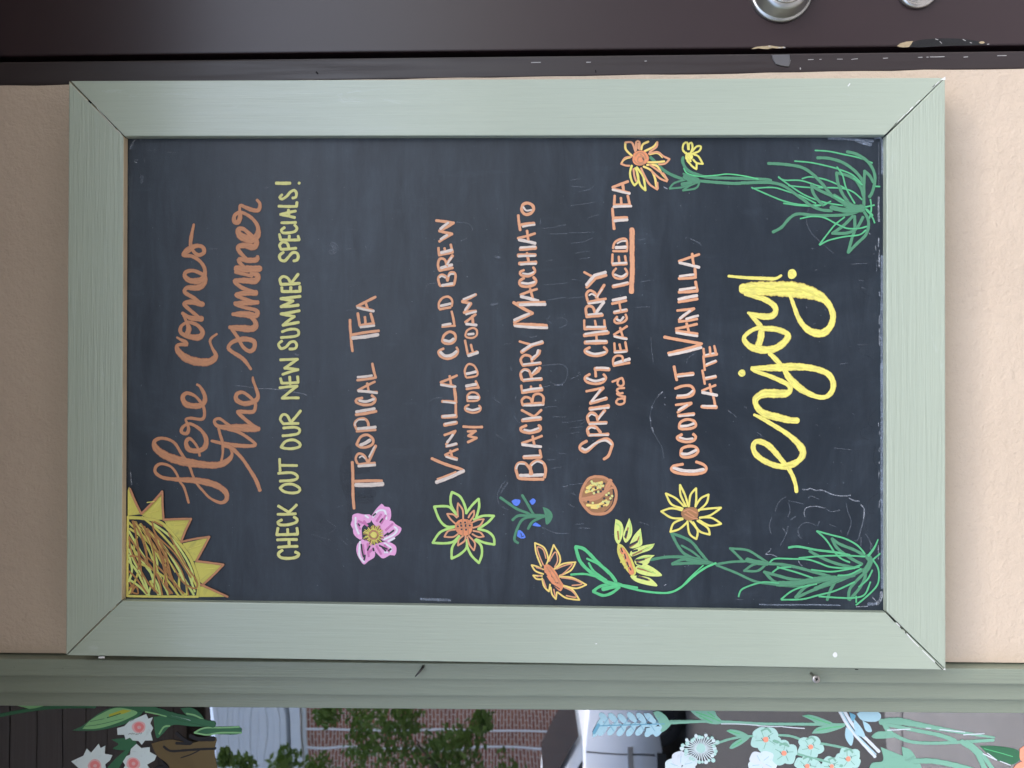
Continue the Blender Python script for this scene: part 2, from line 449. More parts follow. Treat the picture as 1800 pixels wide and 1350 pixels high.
D.tile(900, 0, 5).l(chip_glint_white, 7, '655,547 690,546', '170,550 250,548', '1168,537 1182,536').l(dark, 8, '735,618 737,636')
D.tile(360, 0, 5).l(dark, 9, '980,632 992,646')
D.done('worn_chip_and_glint', df, 'pale paint wear along the inner edge of the frame and painted highlight on the strike plate')

dr = empty('door', (DOOR_R, Y_D, 0), 'dark brown painted door with nickel deadbolt and chipped edge', 'door')
bm = NB()
prism(bm, [(e_d(0.012), Y_D, 0.012), (DOOR_R, Y_D, 0.012), (DOOR_R, Y_D, ZD), (e_d(ZD), Y_D, ZD)], 0.045, 0.0022, 3)
slab = obj('door_leaf', bm, door_paint, dr)
sd_ = (Y_D-CAM.y)/FPX
c0 = at(1372, -13.8, Y_D); r0 = 54.7*sd_
bm = NB(); lathe(bm, c0, [(r0, 0), (r0, -0.003), (r0*0.965, -0.0048), (r0*0.93, -0.0052), (r0*0.90, -0.0065), (r0*0.80, -0.017), (r0*0.72, -0.0205), (r0*0.66, -0.0215)], 64)
db = obj('deadbolt', bm, nickel2, dr, True)
bm = NB(); lathe(bm, c0, [(r0*0.655, -0.0216), (r0*0.655, -0.0225), (r0*0.61, -0.0240), (r0*0.50, -0.0242), (r0*0.475, -0.0235)], 64); obj('collar', bm, nickel, db, True)
bm = NB(); lathe(bm, c0, [(r0*0.465, -0.0220), (r0*0.465, -0.0245), (r0*0.45, -0.0252), (0.001, -0.0252)], 64); obj('cylinder', bm, nickel, db, True)
bm = NB(); box(bm, c0.x-0.0012, c0.x+0.0012, c0.y-0.0256, c0.y-0.0253, c0.z-0.005, c0.z+0.005); obj('keyhole', bm, dark, db)
c1 = at(1611, -19.8, Y_D); r1 = 36.6*sd_
bm = NB(); lathe(bm, c1, [(r1, 0), (r1, -0.003), (r1*0.95, -0.0055), (r1*0.84, -0.0065), (r1*0.80, -0.0058), (r1*0.74, -0.0062), (r1*0.66, -0.010), (r1*0.56, -0.0115), (r1*0.52, -0.0100), (r1*0.40, -0.0105), (0.001, -0.0105)], 64)
obj('lock_cylinder', bm, nickel, dr, True)
D = Drawing(Y_D); D.tile(1240, 0, 6.4286)
D.fill(chip_paint, '515,552 570,530 640,522 700,518 720,512 790,522 850,530 885,526 908,540 860,545 800,548 760,542 700,556 640,552 600,545 560,552')
D.l(chip_glint_white, 9, '715,520 730,525', '830,538 850,540', '875,535 900,538')
D.tile(1520, 0, 6.4286)
chipped = m_plain('black_chipped_filler', (0.007, 0.007, 0.008), 0.6, var=0.5, sc_=350, bump=0.003)
D.fill(chipped, '500,530 545,480 600,455 700,440 830,435 980,432 1120,440 1220,455 1300,470 1400,500 1300,508 1000,518 800,525 650,536')
D.fill(chip_paint, '365,520 400,490 470,470 545,464 525,500 500,532 430,536 390,530')
D.disc(chip_paint, 1325, 480, 32, 13)
D.l(chip_glint_white, 6, '800,440 830,450', '850,470 870,490', '1110,445 1140,460', '1190,480 1210,486', '1385,500 1405,498')
D.done('paint_chip', dr, 'chipped edge showing pale wood')

# ================================================================== window
sage_t = m_paint('sage_trim_paint', (0.188, 0.216, 0.160), (0.214, 0.246, 0.184), 'z', 0.48, 0.45, 0.0024, 0.5, 0.25)
win = empty('window', ((WIN_L+e_b3(1.4))/2, 0.02, ZW0), 'shop window with stepped sage green frame and flowers painted on the glass', 'window')
bm = NB()
def band(el, er, Y, dep, zi, bev=0.0016):
    # right stile between two edges, then plain left stile, head and sill rail of the same step
    z0, z1 = ZW0, ZW1
    prism(bm, [(el(z0), Y, z0), (er(z0), Y, z0), (er(z1), Y, z1), (el(z1), Y, z1)], dep, bev, 3)
band(e_b1, e_b0, Y_CAS, 0.06, 0); band(e_b2, lambda z: e_b1(z)-0.0003, Y_B2, 0.05, 0); band(e_b3, lambda z: e_b2(z)-0.0003, Y_B3, 0.05, 0)
for k, (Y, w) in enumerate(((Y_CAS, 0.02), (Y_B2, 0.04), (Y_B3, 0.056))):
    w0 = (0, 0.02, 0.04)[k]; dep = 0.06-0.01*k
    box(bm, WIN_L+w0, WIN_L+w, Y, Y+dep, ZW0, ZW1, 0.0016)
    xr = (e_b1, e_b2, e_b3)[k]
    box(bm, WIN_L+w+0.0005, xr(1.4)-0.003, Y, Y+dep, ZW1-w*0.45, ZW1-w0*0.45, 0.0016)
    box(bm, WIN_L+w+0.0005, xr(1.4)-0.003, Y, Y+dep, ZW0+w0, ZW0+w, 0.0016)
wf = obj('window_frame', bm, sage_t, win)
steel = Mat('dull_steel', (0.42, 0.40, 0.37), 0.4, 1.0).m
steel_d = Mat('dark_steel', (0.10, 0.095, 0.09), 0.45, 1.0).m
# a half driven screw and a bent nail in the frame
p = at(1425, 1184, Y_CAS); q = at(1434.5, 1193.5, Y_CAS-0.012)
bm = NB(); tube(bm, [p+Vector((0, 0.004, 0)), p.lerp(q, 0.5), q], 0.0017, 12)
ax = (q-p).normalized()
t_ = NB(); lathe(t_, (0, 0, 0), [(0.0017, -0.0022), (0.0043, 0.0), (0.0043, 0.0006), (0.0036, 0.0012), (0.0014, 0.0013)], 24, 'z')
bmesh.ops.transform(t_, matrix=Matrix.Translation(q) @ Vector((0.10, -1, 0.0)).to_track_quat('Z', 'Y').to_matrix().to_4x4(), verts=t_.verts)
me = bpy.data.meshes.new('t'); t_.to_mesh(me); t_.free(); bm.from_mesh(me); bpy.data.meshes.remove(me)
scw = obj('screw', bm, steel, wf, True)
bm = NB(); 
for a in (0, 1):
    c_ = q + Vector((0.0003, -0.0016, 0))
    if a: box(bm, c_.x-0.0004, c_.x+0.0004, c_.y-0.0002, c_.y+0.0002, c_.z-0.0019, c_.z+0.0019)
    else: box(bm, c_.x-0.0019, c_.x+0.0019, c_.y-0.00023, c_.y+0.00017, c_.z-0.0004, c_.z+0.0004)
bmesh.ops.rotate(bm, cent=q, matrix=Matrix.Rotation(R(25), 3, 'Y'), verts=bm.verts)
obj('slot', bm, dark, scw)
p = at(744, 1171, Y_CAS); q = at(730, 1189, Y_CAS-0.007)
bm = NB(); tube(bm, [p+Vector((0, 0.002, 0)), p+Vector((0, -0.004, 0)), p.lerp(q, 0.35)+Vector((0, -0.005, 0)), q], [0.0014, 0.0016, 0.0013, 0.0007], 10)
obj('nail', bm, steel_d, wf, True)
glass = m_glass()
bm = NB(); box(bm, WIN_L+0.05, e_b3(1.4)+0.012, Y_GL, Y_GL+0.006, ZW0+0.05, ZW1-0.02)
pane = obj('glass_pane', bm, glass, win)

# dark room behind the glass
room = m_plain('dim_room_wall', (0.10, 0.085, 0.075), 0.8, var=0.3, sc_=2)
bm = NB()
X0, X1 = WIN_L-0.4, e_j0(1.4)-0.01
box(bm, X0, X1, 3.0, 3.1, 0.0, 2.5); box(bm, X0-0.1, X0, 0.285, 3.1, 0.0, 2.5); box(bm, X1, X1+0.04, 0.285, 3.0, 0.0, 2.5)
box(bm, X0, X1, 0.285, 3.0, 2.5, 2.6); box(bm, X0, X1, 0.285, 3.0, -0.1, 0.0)
kind_s(obj('shop_room', bm, room))

# ================================================================== the awning over the shop front
wood_d = m_paint('awning_boards', (0.085, 0.073, 0.068), (0.105, 0.09, 0.084), 'x', 0.6, 0.0, 0.0008)
AWH, AWD = 2.09, 0.68
aw = empty('awning', (0, 0, AWH), 'dark brown boarded awning above the shop front, mirrored in the window', 'awning')
bm = NB()
for k in range(11):
    y1 = -0.002 - k*AWD/11; box(bm, -3.4, 2.6, y1-AWD/11+0.0025, y1, AWH+0.02, AWH+0.045)
obj('soffit', bm, wood_d, aw)
bm = NB(); box(bm, -3.4, 2.6, -AWD, -0.002, AWH+0.05, AWH+0.12); obj('roof', bm, wood_d, aw)
bm = NB(); box(bm, -3.42, 2.62, -AWD-0.03, -AWD-0.001, AWH-0.02, AWH+0.16, 0.004); obj('fascia', bm, wood_d, aw)

# ================================================================== across the street
BY = -17.9
bd = empty('brick_building', (-14, BY, 0), 'red brick building with pale cornice mirrored in the window', 'building')
brick = m_brick(); whitep = m_plain('white_trim', (0.82, 0.84, 0.86), 0.6, var=0.08)
bm = NB(); box(bm, -24, -4.4, BY-8, BY, 0, 6.9); obj('wall', bm, brick, bd)
bm = NB()
for z0, z1, d in [(6.9, 7.03, 0.02), (7.035, 7.33, 0.12), (7.335, 7.46, -0.25)] + [(7.465+0.15*k, 7.6135+0.15*k, 0.10+0.006*(k % 2)) for k in range(12)]:
    box(bm, -24.1, -4.4+d, BY-8, BY+d, z0, z1, 0.012)
obj('cornice', bm, whitep, bd)
for x in (-8.35, -8.78):
    bm = NB(); tube(bm, [(x, BY+0.08, 0.1), (x, BY+0.08, 6.9)], 0.027, 10); obj('downpipe', bm, whitep, bd)
for k in range(3):
    for lv in range(2):
        x = -11.4-4*k; z = 1.0+3.0*lv
        bm = NB(); box(bm, x-0.6, x+0.6, BY-0.02, BY+0.03, z, z+1.7); w_ = obj('upper_window' if lv else 'ground_window', bm, m_plain('far_glass', (0.03, 0.04, 0.05), 0.1) if not (k or lv) else bpy.data.materials['far_glass'], bd)
        bm = NB(); box(bm, x-0.72, x+0.72, BY, BY+0.08, z-0.12, z-0.002); obj('sill', bm, whitep, w_)

def mirrored(u, v, Y):          # the point on the plane y = Y that the window shows at this place of the photograph
    p = at(u, v, Y_GL); d = p-CAM; d.y = -d.y
    return p + d*((Y-p.y)/d.y)
def tree(x, y, h, cr, seed, name, label, clumps):
    rd = random.Random(seed)
    t = empty(name, (x, y, 0), label, 'tree')
    bm = NB(); tube(bm, [(x, y, 0), (x+0.05, y, h*0.3), (x-0.05, y+0.05, h*0.55), (x, y, h*0.9)], [0.13, 0.10, 0.07, 0.02], 10)
    for k in range(9):
        a = rd.uniform(0, 6.28); z = h*rd.uniform(0.28, 0.7); L = cr*rd.uniform(0.6, 0.95)
        tube(bm, [(x, y, z), (x+math.cos(a)*L*0.5, y+math.sin(a)*L*0.5, z+L*0.25), (x+math.cos(a)*L, y+math.sin(a)*L, z+L*0.55)], [0.045, 0.03, 0.008], 6)
    obj('trunk', bm, m_plain(name+'_bark', (0.10, 0.08, 0.06), 0.9, var=0.3), t, True)
    bm = NB(); cl = [(rd.gauss(0, 0.30)*cr-0.5*cr, rd.gauss(0, 0.42)*cr, h*rd.uniform(0.35, 1.0), cr*rd.uniform(0.2, 0.42)) for _ in range(22)]
    for u, v, r in clumps:
        q = mirrored(u, v, y+rd.uniform(-0.5, 0.5)); cl += [(q.x-x, q.y-y, q.z, r)]*2
    for _ in range(5200):
        c_ = rd.choice(cl); v = Vector((rd.gauss(0, 1), rd.gauss(0, 1), rd.gauss(0, 1))).normalized()*c_[3]*(0.25+1.0*rd.random()**0.7)
        p = Vector((x+c_[0], y+c_[1], c_[2]))+v; s_ = rd.uniform(0.035, 0.095)
        a = Vector((rd.gauss(0, 1), rd.gauss(0, 1), rd.gauss(0, 1))).normalized(); b = a.orthogonal().normalized()
        bm.faces.new([bm.verts.new(p+a*s_), bm.verts.new(p+b*s_*0.5), bm.verts.new(p-a*s_), bm.verts.new(p-b*s_*0.5)])
    obj('crown', bm, m_leaf(name+'_leaf', (0.09, 0.16, 0.04), (0.20, 0.29, 0.08)), t)
    return t
tree(-7.35, -13.2, 4.7, 1.35, 3, 'street_tree', 'small leafy street tree in front of the brick building', [(580, 1255, 0.22), (640, 1262, 0.3), (680, 1275, 0.35), (720, 1268, 0.25), (640, 1310, 0.3), (690, 1330, 0.4), (740, 1335, 0.45), (780, 1315, 0.35), (820, 1300, 0.3), (800, 1345, 0.45), (845, 1270, 0.18), (500, 1345, 0.25), (560, 1350, 0.25), (430, 1350, 0.2), (390, 1340, 0.15)])

# ------------------------------------------------------------------ white parked car
def parked_car(x, y, label):
    car = empty('parked_car', (x, y, -0.12), label, 'car')
    white = Mat('car_paint', (0.78, 0.84, 0.92), 0.2).m; blk = Mat('car_rubber', (0.012, 0.012, 0.013), 0.6).m
    cg = Mat('car_glass', (0.015, 0.02, 0.025), 0.05).m; rim = Mat('car_rim', (0.5, 0.5, 0.52), 0.3, 1.0).m
    L, W = 4.1, 1.76; z0 = -0.12
    def sec(prof, hw, dn):      # side outline lofted across the width with tumblehome
        bm = NB(); rows = []
        for t in (-1.0, -0.94, -0.8, 0.8, 0.94, 1.0):
            ins = {1.0: 0.06, 0.94: 0.02, 0.8: 0.0}[abs(t)]
            rows.append([bm.verts.new((x+px*(1-ins*0.25), y+t*hw*(1-dn*max(0, pz-0.75)), z0+pz-(ins*0.5 if pz > 0.6 else -ins*0.3))) for px, pz in prof])
        for a, b in zip(rows, rows[1:]):
            for i in range(len(prof)):
                j = (i+1) % len(prof); bm.faces.new((a[i], a[j], b[j], b[i]))
        bm.faces.new(rows[0][::-1]); bm.faces.new(rows[-1]); bmesh.ops.recalc_face_normals(bm, faces=bm.faces); return bm
    body = [(2.05, 0.35), (2.06, 0.55), (2.0, 0.72), (1.75, 0.86), (1.2, 0.96), (0.95, 1.0), (-1.9, 1.02), (-2.02, 0.85), (-2.05, 0.5), (-2.0, 0.3), (-1.0, 0.22), (1.0, 0.22)]
    bo = obj('body', sec(body, W/2, 0.0), white, car, True)
    cab = [(1.02, 0.99), (0.25, 1.42), (-0.2, 1.5), (-1.2, 1.49), (-1.85, 1.0)]
    obj('roof', sec(cab, W/2-0.06, 0.30), white, car, True)
    gl = [(0.80, 1.03), (0.18, 1.39), (-0.25, 1.44), (-1.15, 1.43), (-1.6, 1.04)]
    obj('side_window', sec(gl, W/2-0.045, 0.30), cg, car, True)
    bm = NB()
    for t in ((-0.66, 0.66),):
        f = [bm.verts.new(p) for p in ((x+1.0, y-0.72, z0+1.02), (x+1.0, y+0.72, z0+1.02), (x+0.32, y+0.58, z0+1.41), (x+0.32, y-0.58, z0+1.41))]
        bm.faces.new(f); bmesh.ops.translate(bm, vec=(0.012, 0, 0.012), verts=bm.verts)
    obj('windscreen', bm, cg, car)
    for sy in (-1, 1):
        for sx in (-1.28, 1.28):
            bm = NB(); lathe(bm, (x+sx, y+sy*(W/2-0.10), z0+0.32), [(0.2, -0.09), (0.30, -0.09), (0.32, -0.06), (0.32, 0.06), (0.30, 0.09), (0.2, 0.09)], 32)
            wh = obj('wheel', bm, blk, car, True)
            bm = NB(); lathe(bm, (x+sx, y+sy*(W/2-0.10), z0+0.32), [(0.205, -0.095), (0.16, -0.085), (0.05, -0.1), (0.05, 0.1), (0.16, 0.085), (0.205, 0.095)], 32); obj('rim', bm, rim, wh, True)
        bm = NB(); box(bm, x+0.62, x+0.74, y+sy*(W/2+0.02), y+sy*(W/2+0.20), z0+0.97, z0+1.10, 0.03, 3); obj('side_mirror', bm, white, car, True)
        bm = NB(); box(bm, x+1.82, x+2.02, y+sy*0.56-0.18, y+sy*0.56+0.18, z0+0.62, z0+0.74, 0.03, 3); obj('headlight', bm, whitep, car, True)
        bm = NB(); box(bm, x-1.05, x+1.0, y+sy*(W/2+0.004)-0.012, y+sy*(W/2+0.004)+0.012, z0+0.50, z0+0.555, 0.006); obj('side_moulding', bm, rim, car)
        bm = NB(); box(bm, x-0.95, x+0.95, y+sy*(W/2-0.01)-0.02, y+sy*(W/2-0.01)+0.02, z0+0.20, z0+0.285, 0.006); obj('sill', bm, blk, car)
        for dx in (0.93, -0.10, -1.05):
            bm = NB(); box(bm, x+dx-0.006, x+dx+0.006, y+sy*W/2-0.004, y+sy*W/2+0.0025, z0+0.30, z0+0.97); obj('door_seam', bm, blk, car)
    return car
parked_car(-4.55, -7.6, 'white hatchback parked across the road, mirrored in the window')


# ================================================================== the chalkboard sign
sage1, sage2 = (0.312, 0.360, 0.280), (0.348, 0.398, 0.312)
rail_z = m_paint('sage_paint_upright', sage1, sage2, 'z', 0.40, 0.0, 0.0006, 1.0, 0.8, 0.35)
rail_x = m_paint('sage_paint_crosswise', sage1, sage2, 'x', 0.40, 0.0, 0.0012, 1.0, 0.7, 0.45)
board_m = m_board()
sign = empty('menu_sign', (0, 0, ZS-0.48), 'tall chalkboard menu in a sage green mitred frame on the tan wall', 'menu sign', rot=(0, AL, 0))
Y_BD = YF + 0.0085
O = [(121, 142), (1661.5, 136.5), (1662.5, 1177.5), (116, 1152)]
I = [(217.5, 239.5), (1558.5, 237.0), (1559.0, 1077.0), (214, 1056)]
def toward(p, q, d):
    L = math.hypot(q[0]-p[0], q[1]-p[1]); return (p[0]+(q[0]-p[0])*d/L, p[1]+(q[1]-p[1])*d/L)
lip_m = m_plain('bare_inner_edge', (0.52, 0.42, 0.27), 0.7, var=0.2, sc_=60)
gaps = [(0.5, 0.8), (0.5, 1.5), (0.9, 1.3), (0.35, 0.4)]     # open mitres: outer, inner
for i in range(4):
    j = (i+1) % 4
    pts = [toward(O[i], O[j], gaps[i][0]), toward(O[j], O[i], gaps[j][0]), toward(I[j], I[i], gaps[j][1]), toward(I[i], I[j], gaps[i][1])]
    bm = NB(); prism(bm, [at(u, v, YF) for u, v in pts], 0.041, 0.0009, 2)
    ro = obj('frame_rail', bm, [rail_z if i in (0, 2) else rail_x, lip_m], sign)
    if i == 3:
        for f in ro.data.polygons:
            if f.normal.z < -0.6: f.material_index = 1
bm = NB(); prism(bm, [at(u, v, Y_BD) for u, v in ((190, 210), (1590, 208), (1590, 1105), (186, 1085))], 0.008)
board = obj('blackboard', bm, board_m, sign)
bm = NB(); prism(bm, [at(u, v, YF+0.012) for u, v in ((150, 170), (1632, 166), (1632, 1146), (146, 1123))], 0.006)
obj('backing', bm, dark, sign)
# pale chips at the mitres of the frame
D = Drawing(YF); pale = m_plain('bare_frame_edge', (0.62, 0.63, 0.60), 0.6, var=0.15, sc_=300)
D.tile(1500, 120, 6).fill(pale, '918,122 970,88 972,122 945,126').l(pale, 5, '905,140 830,205', '700,335 660,375', '620,415 560,480', '540,490 470,560').l(dark, 5, '860,175 835,200', '455,575 325,715').l(pale, 10, '600,430 625,410')
D.done('worn_mitre', sign); D = Drawing(YF); D.tile(1500, 1000, 6).l(pale, 8, '560,680 690,820', '730,860 860,985', '455,570 490,605').l(dark, 8, '330,445 440,562', '495,612 515,635', '550,665 557,682', '865,985 940,1060').fill(pale, '945,1060 970,1045 972,1068')
D.l(dark, 7, '20,1060 50,1061')
D.done('worn_mitre', sign); D = Drawing(YF); D.tile(0, 0, 5).l(dark, 5, '620,712 1110,1215').l(dark, 12, '780,885 800,905').l(pale, 3, '850,945 1010,1125', '1030,1140 1070,1180')
D.done('worn_mitre', sign); D = Drawing(YF); D.tile(0, 960, 5).l(dark, 3, '585,955 970,570', '1020,520 1095,460').fill(pale, '866,970 920,970 920,986 866,986')
D.done('worn_mitre', sign); D = Drawing(YF); D.tile(1140, 1130, 5).disc(pale, 1640, 105, 20, 22)
D.tile(1240, 0, 6.4286).l(pale, 11, '1612,972 1632,945')
D.tile(840, 1130, 5).disc(pale, 1040, 8, 9, 5)
D.done('paint_fleck', sign)

# ------------------------------------------------------------------ marker paints
OR = m_marker('burnt_orange_marker', (0.54, 0.245, 0.115), 0.72, streak=1.0)
PE = m_marker('orange_marker', (0.72, 0.345, 0.175), 0.76, streak=0.9)
WH = m_marker('white_marker', (0.70, 0.60, 0.51), 0.66)
GY = m_marker('pale_yellow_marker', (0.68, 0.66, 0.235), 0.74)
YE = m_marker('yellow_marker', (0.77, 0.69, 0.15), 0.68, streak=1.0)
YO = m_marker('warm_yellow_marker', (0.82, 0.62, 0.17), 0.82)
LG = m_marker('lime_marker', (0.42, 0.66, 0.17), 0.85)
DG = m_marker('green_marker', (0.068, 0.23, 0.122), 0.75)
MG = m_marker('mint_marker', (0.10, 0.52, 0.20), 0.72)
BL = m_marker('blue_marker', (0.10, 0.21, 0.72), 0.8)
PK = m_marker('pink_marker', (0.76, 0.36, 0.60), 0.72, streak=1.3)
BR = m_marker('brown_marker', (0.33, 0.16, 0.065), 0.8)
OG = m_marker('brown_gold_marker', (0.44, 0.21, 0.065), 0.75)
MT = m_marker('thin_mint_marker', (0.085, 0.42, 0.18), 0.62)
OC = m_marker('deep_orange_marker', (0.72, 0.27, 0.12), 0.8)
SG = m_marker('lime_yellow_marker', (0.60, 0.68, 0.19), 0.78, streak=1.2)
SY = m_marker('sun_yellow_marker', (0.60, 0.55, 0.115), 0.66, streak=1.3)
CH = m_marker('chalk', (0.62, 0.66, 0.72), 0.8, 0.9, alpha=0.44)
CF = m_marker('faint_chalk', (0.40, 0.44, 0.50), 0.8, 0.9, alpha=0.22)
DK = m_marker('wiped_dark', (0.022, 0.024, 0.028), 0.9, 0.6, alpha=0.24)
BK = m_marker('bare_board', (0.035, 0.038, 0.045), 1.0, 0.5)

# old chalk, smudges and wiped patches lie under the writing
CE = m_marker('edge_chalk', (0.46, 0.54, 0.66), 0.8, 0.9, alpha=0.42)
chalk_parts = []
def cm(x0, y0, k):
    d_ = Drawing(Y_BD, 0.00005+0.000012*len(chalk_parts), 0.000005, 0.0, 1.0); chalk_parts.append(d_); return d_.tile(x0, y0, k)
D = cm(470, 740, 5).fill(DK, '735,200 690,240 655,340 636,430 642,540 665,620 700,720 705,900 735,950 742,560 748,350', True)
D.c(DK, 60, '780,440 880,430').c(DK, 70, '790,640 930,640', '800,690 910,690')
D.c(CF, 5, '600,760 680,740', '380,995 500,1030 560,1050', '520,870 600,930', '540,990 600,950', '690,1020 740,1080', '640,1030 700,1090')
D = cm(470, 300, 5).c(CF, 9, '552,650 562,632 590,635 620,665 628,690 605,720 575,732 552,728 546,705 565,695 580,690 575,672 552,655').c(CF, 24, '575,655 600,680 580,710')
D.c(CF, 4, '530,150 570,190', '360,245 440,230', '690,690 760,680', '720,980 790,970', '700,1015 820,1005', '690,1230 760,1225', '700,530 780,510', '860,660 870,690', '400,960 450,965')
D = cm(240, 630, 5).c(CH, 4, '868,240 950,245 1050,262 1150,268 1250,275').c(CF, 4, '560,1230 640,1210', '760,90 800,60')
D = cm(470, 530, 5.87); D.c(CH, 6, '0,895 100,905 180,915 330,945 380,955 405,968').fill(CF, '270,540 300,530 338,548 320,568', False).c(CF, 10, '285,660 302,672').c(CF, 4, '810,95 960,70')
D = cm(220, 240, 6.75).c(CH, 9, '55,150 75,110 95,60 130,38').c(CF, 22, '70,140 100,80').c(CH, 8, '170,38 195,40', '112,280 148,280', '110,300 135,308').c(CF, 8, '255,165 340,160 410,168', '490,185 610,190', '50,300 40,400 45,600').c(CF, 40, '195,470 200,540').c(CF, 14, '1640,615 1700,600', '225,270 235,310')
D.c(CF, 10, '1000,1330 1100,1330')
D = cm(200, 830, 5.627).c(CH, 9, '165,0 170,60 178,120').c(CF, 6, '240,120 245,170')
D = cm(1200, 960, 5.627)
# ghost words in the middle of the board
D = cm(740, 370, 5.192).c(CF, 7, '300,110 400,110 460,140 470,190', '360,280 420,250', '290,280 320,310', '330,460 390,460', '50,700 70,670 160,660', '60,740 90,760', '1090,70 1090,120', '1250,140 1320,130', '1110,165 1240,150', '1180,215 1330,210', '1150,460 1200,450', '1130,680 1330,660', '1150,820 1320,790', '1180,960 1150,1000 1200,1030', '1250,980 1320,990 1330,1040 1270,1070', '1000,1160 1060,1145', '960,1140 1010,1160', '760,1220 820,1215')
D.c(CF, 20, '640,860 700,850', '680,420 720,430')
D = cm(740, 610, 5.192).c(CF, 8, '1100,170 1200,160 1290,160 1335,210 1320,300 1260,350 1180,320', '1100,370 1180,350', '855,600 860,650 900,690', '1130,550 1240,540', '1200,635 1330,640', '1290,685 1345,690', '1230,790 1240,830', '870,440 860,480', '80,500 120,470 200,460', '660,470 720,510', '690,800 740,840', '1260,970 1330,975', '1150,1030 1240,1025', '1300,1275 1345,1270', '820,180 830,220', '1180,1110 1300,1090')
D.c(CF, 16, '1220,345 1290,345', '730,1330 750,1290 790,1240')
D = cm(1000, 310, 5.192).c(CF, 7, '10,270 130,250 240,235', '170,380 275,345', '10,515 230,510', '20,610 120,600 220,560', '60,700 200,680', '100,755 190,740', '30,940 110,950', '90,140 180,120 240,80', '0,1110 130,1100', '650,965 750,945', '610,1195 740,1190', '1110,570 1200,610', '640,580 700,570', '0,40 100,20', '20,90 150,100')
D.c(CH, 5, '1018,268 1020,272', '1340,395 1348,400')
D = cm(1000, 550, 5.192).c(CH, 9, '855,720 820,750', '875,770 876,776', '870,830 878,842', '755,860 762,868', '740,950 748,985', '755,1045 765,1060 770,1085').c(CF, 6, '820,750 780,810 755,865 740,940 745,1000 760,1070 800,1140 850,1230 865,1330', '750,220 755,330 770,450', '1070,460 1090,410 1150,370', '20,600 110,560', '10,995 140,975', '100,1020 150,985', '430,910 432,940', '100,540 90,550', '10,1100 100,1090', '130,1040 10,1050')
D = cm(1000, 790, 5).c(CF, 8, '90,690 190,695', '60,660 130,650', '620,640 700,660', '0,310 120,300', '20,380 60,400', '0,480 50,510').c(CH, 5, '1015,1028 1025,1030', '1045,1020 1050,1022', '835,1195 860,1185')
D = cm(1070, 240, 6.667).c(CF, 8, '1290,340 1296,336', '1405,590 1412,600', '1505,820 1525,815', '840,815 846,810', '950,1195 1030,1235 1090,1280', '900,1200 910,1180', '300,28 420,20 560,30 690,30', '1640,520 1660,500')
# lower edge of the board: chalk rubbed along the frame
D = cm(1310, 240, 6.136).c(CH, 20, '1440,655 1438,760 1442,915').c(CH, 14, '1440,1100 1436,1185').c(CH, 12, '1448,1225 1440,1345').c(CE, 26, '1400,20 1460,20 1480,120 1478,400', '900,20 1150,30 1380,50').c(CF, 12, '1440,60 1442,540', '1490,20 1485,300').c(CF, 7, '690,780 660,830 655,880 680,980 740,1070 850,1170 950,1260', '710,1205 745,1210', '770,1010 780,1015', '230,885 245,887', '240,540 290,525').c(CH, 7, '1335,1040 1345,1055', '1385,1265 1388,1270', '1405,1180 1410,1230', '1345,960 1340,1000')
D.c(CE, 40, '1200,40 1350,90')
D = cm(1260, 450, 6).c(CH, 12, '1715,20 1712,120', '1714,380 1716,420', '1716,630 1714,720', '1716,770 1716,940').c(CE, 26, '1740,0 1742,300 1738,700 1742,1340').c(CF, 8, '1690,40 1684,160', '1500,255 1545,260', '1530,330 1560,345', '1490,935 1580,935', '940,530 950,550', '1140,560 1150,575', '1020,720 1040,715', '1040,150 1060,145', '1420,85 1590,75', '1300,1140 1380,1130')
D.c(DK, 8, '1600,230 1540,260 1515,330 1550,390 1620,430', '1590,925 1510,960 1505,1020 1600,1060 1660,1110')
D = cm(1260, 640, 6).c(CE, 30, '1738,0 1742,600 1740,1300').c(CH, 9, '1705,620 1708,655', '1714,710 1714,750', '1714,880 1712,920', '1712,1030 1714,1050', '1710,1130 1708,1200').c(CF, 8, '1430,525 1450,530', '1040,640 1065,645', '1080,750 1085,752', '120,490 160,520 210,560', '290,450 320,460', '430,720 480,760', '1240,885 1420,905').c(CH, 6, '1230,1030 1232,1036', '1335,1250 1340,1254')
D.c(DK, 8, '1680,480 1620,550 1600,640 1640,660', '1600,660 1530,680 1520,760 1600,800', '1670,880 1650,1000 1690,1080')
D = cm(1260, 850, 6).c(CH, 12, '905,62 960,64 980,50 1045,72 1085,68 1130,75 1200,108 1300,130 1410,125').c(CH, 13, '1400,155 1450,180 1505,185', '1520,225 1555,270 1548,370').c(CF, 14, '1555,290 1548,380 1515,500 1490,590 1450,605', '1520,570 1520,655').c(CF, 10, '730,140 680,170 640,215 620,290', '580,360 555,440 572,530', '755,205 772,280 750,350', '750,450 725,550 670,650', '735,530 690,460', '1160,272 1210,295 1295,280', '870,550 855,490 890,435 960,410 1040,440', '860,550 890,580', '1365,215 1385,310 1412,370 1410,450 1370,550', '1065,440 1080,400', '1190,430 1260,460', '970,150 990,130 1075,160', '755,180 830,195 910,215', '830,345 780,380', '1305,490 1310,510', '810,890 830,930').c(CH, 9, '930,350 920,310 945,255 1040,240 1140,260', '570,685 555,715 515,745 580,750 640,775', '860,815 880,850 900,870')
D.c(DK, 8, '1700,100 1620,160 1585,240 1610,310 1660,310', '1590,330 1570,420 1590,510').c(CH, 34, '1690,1265 1715,1240 1735,1190 1735,1150').c(CE, 30, '1600,1270 1680,1270', '1740,0 1745,500 1745,1100').c(CH, 10, '1715,180 1712,250', '1705,650 1704,800', '1640,1200 1680,1240', '1470,1300 1590,1295').c(CE, 14, '450,1275 700,1280 1000,1278 1300,1285').c(CF, 8, '200,1220 290,1225', '480,1222 500,1224')
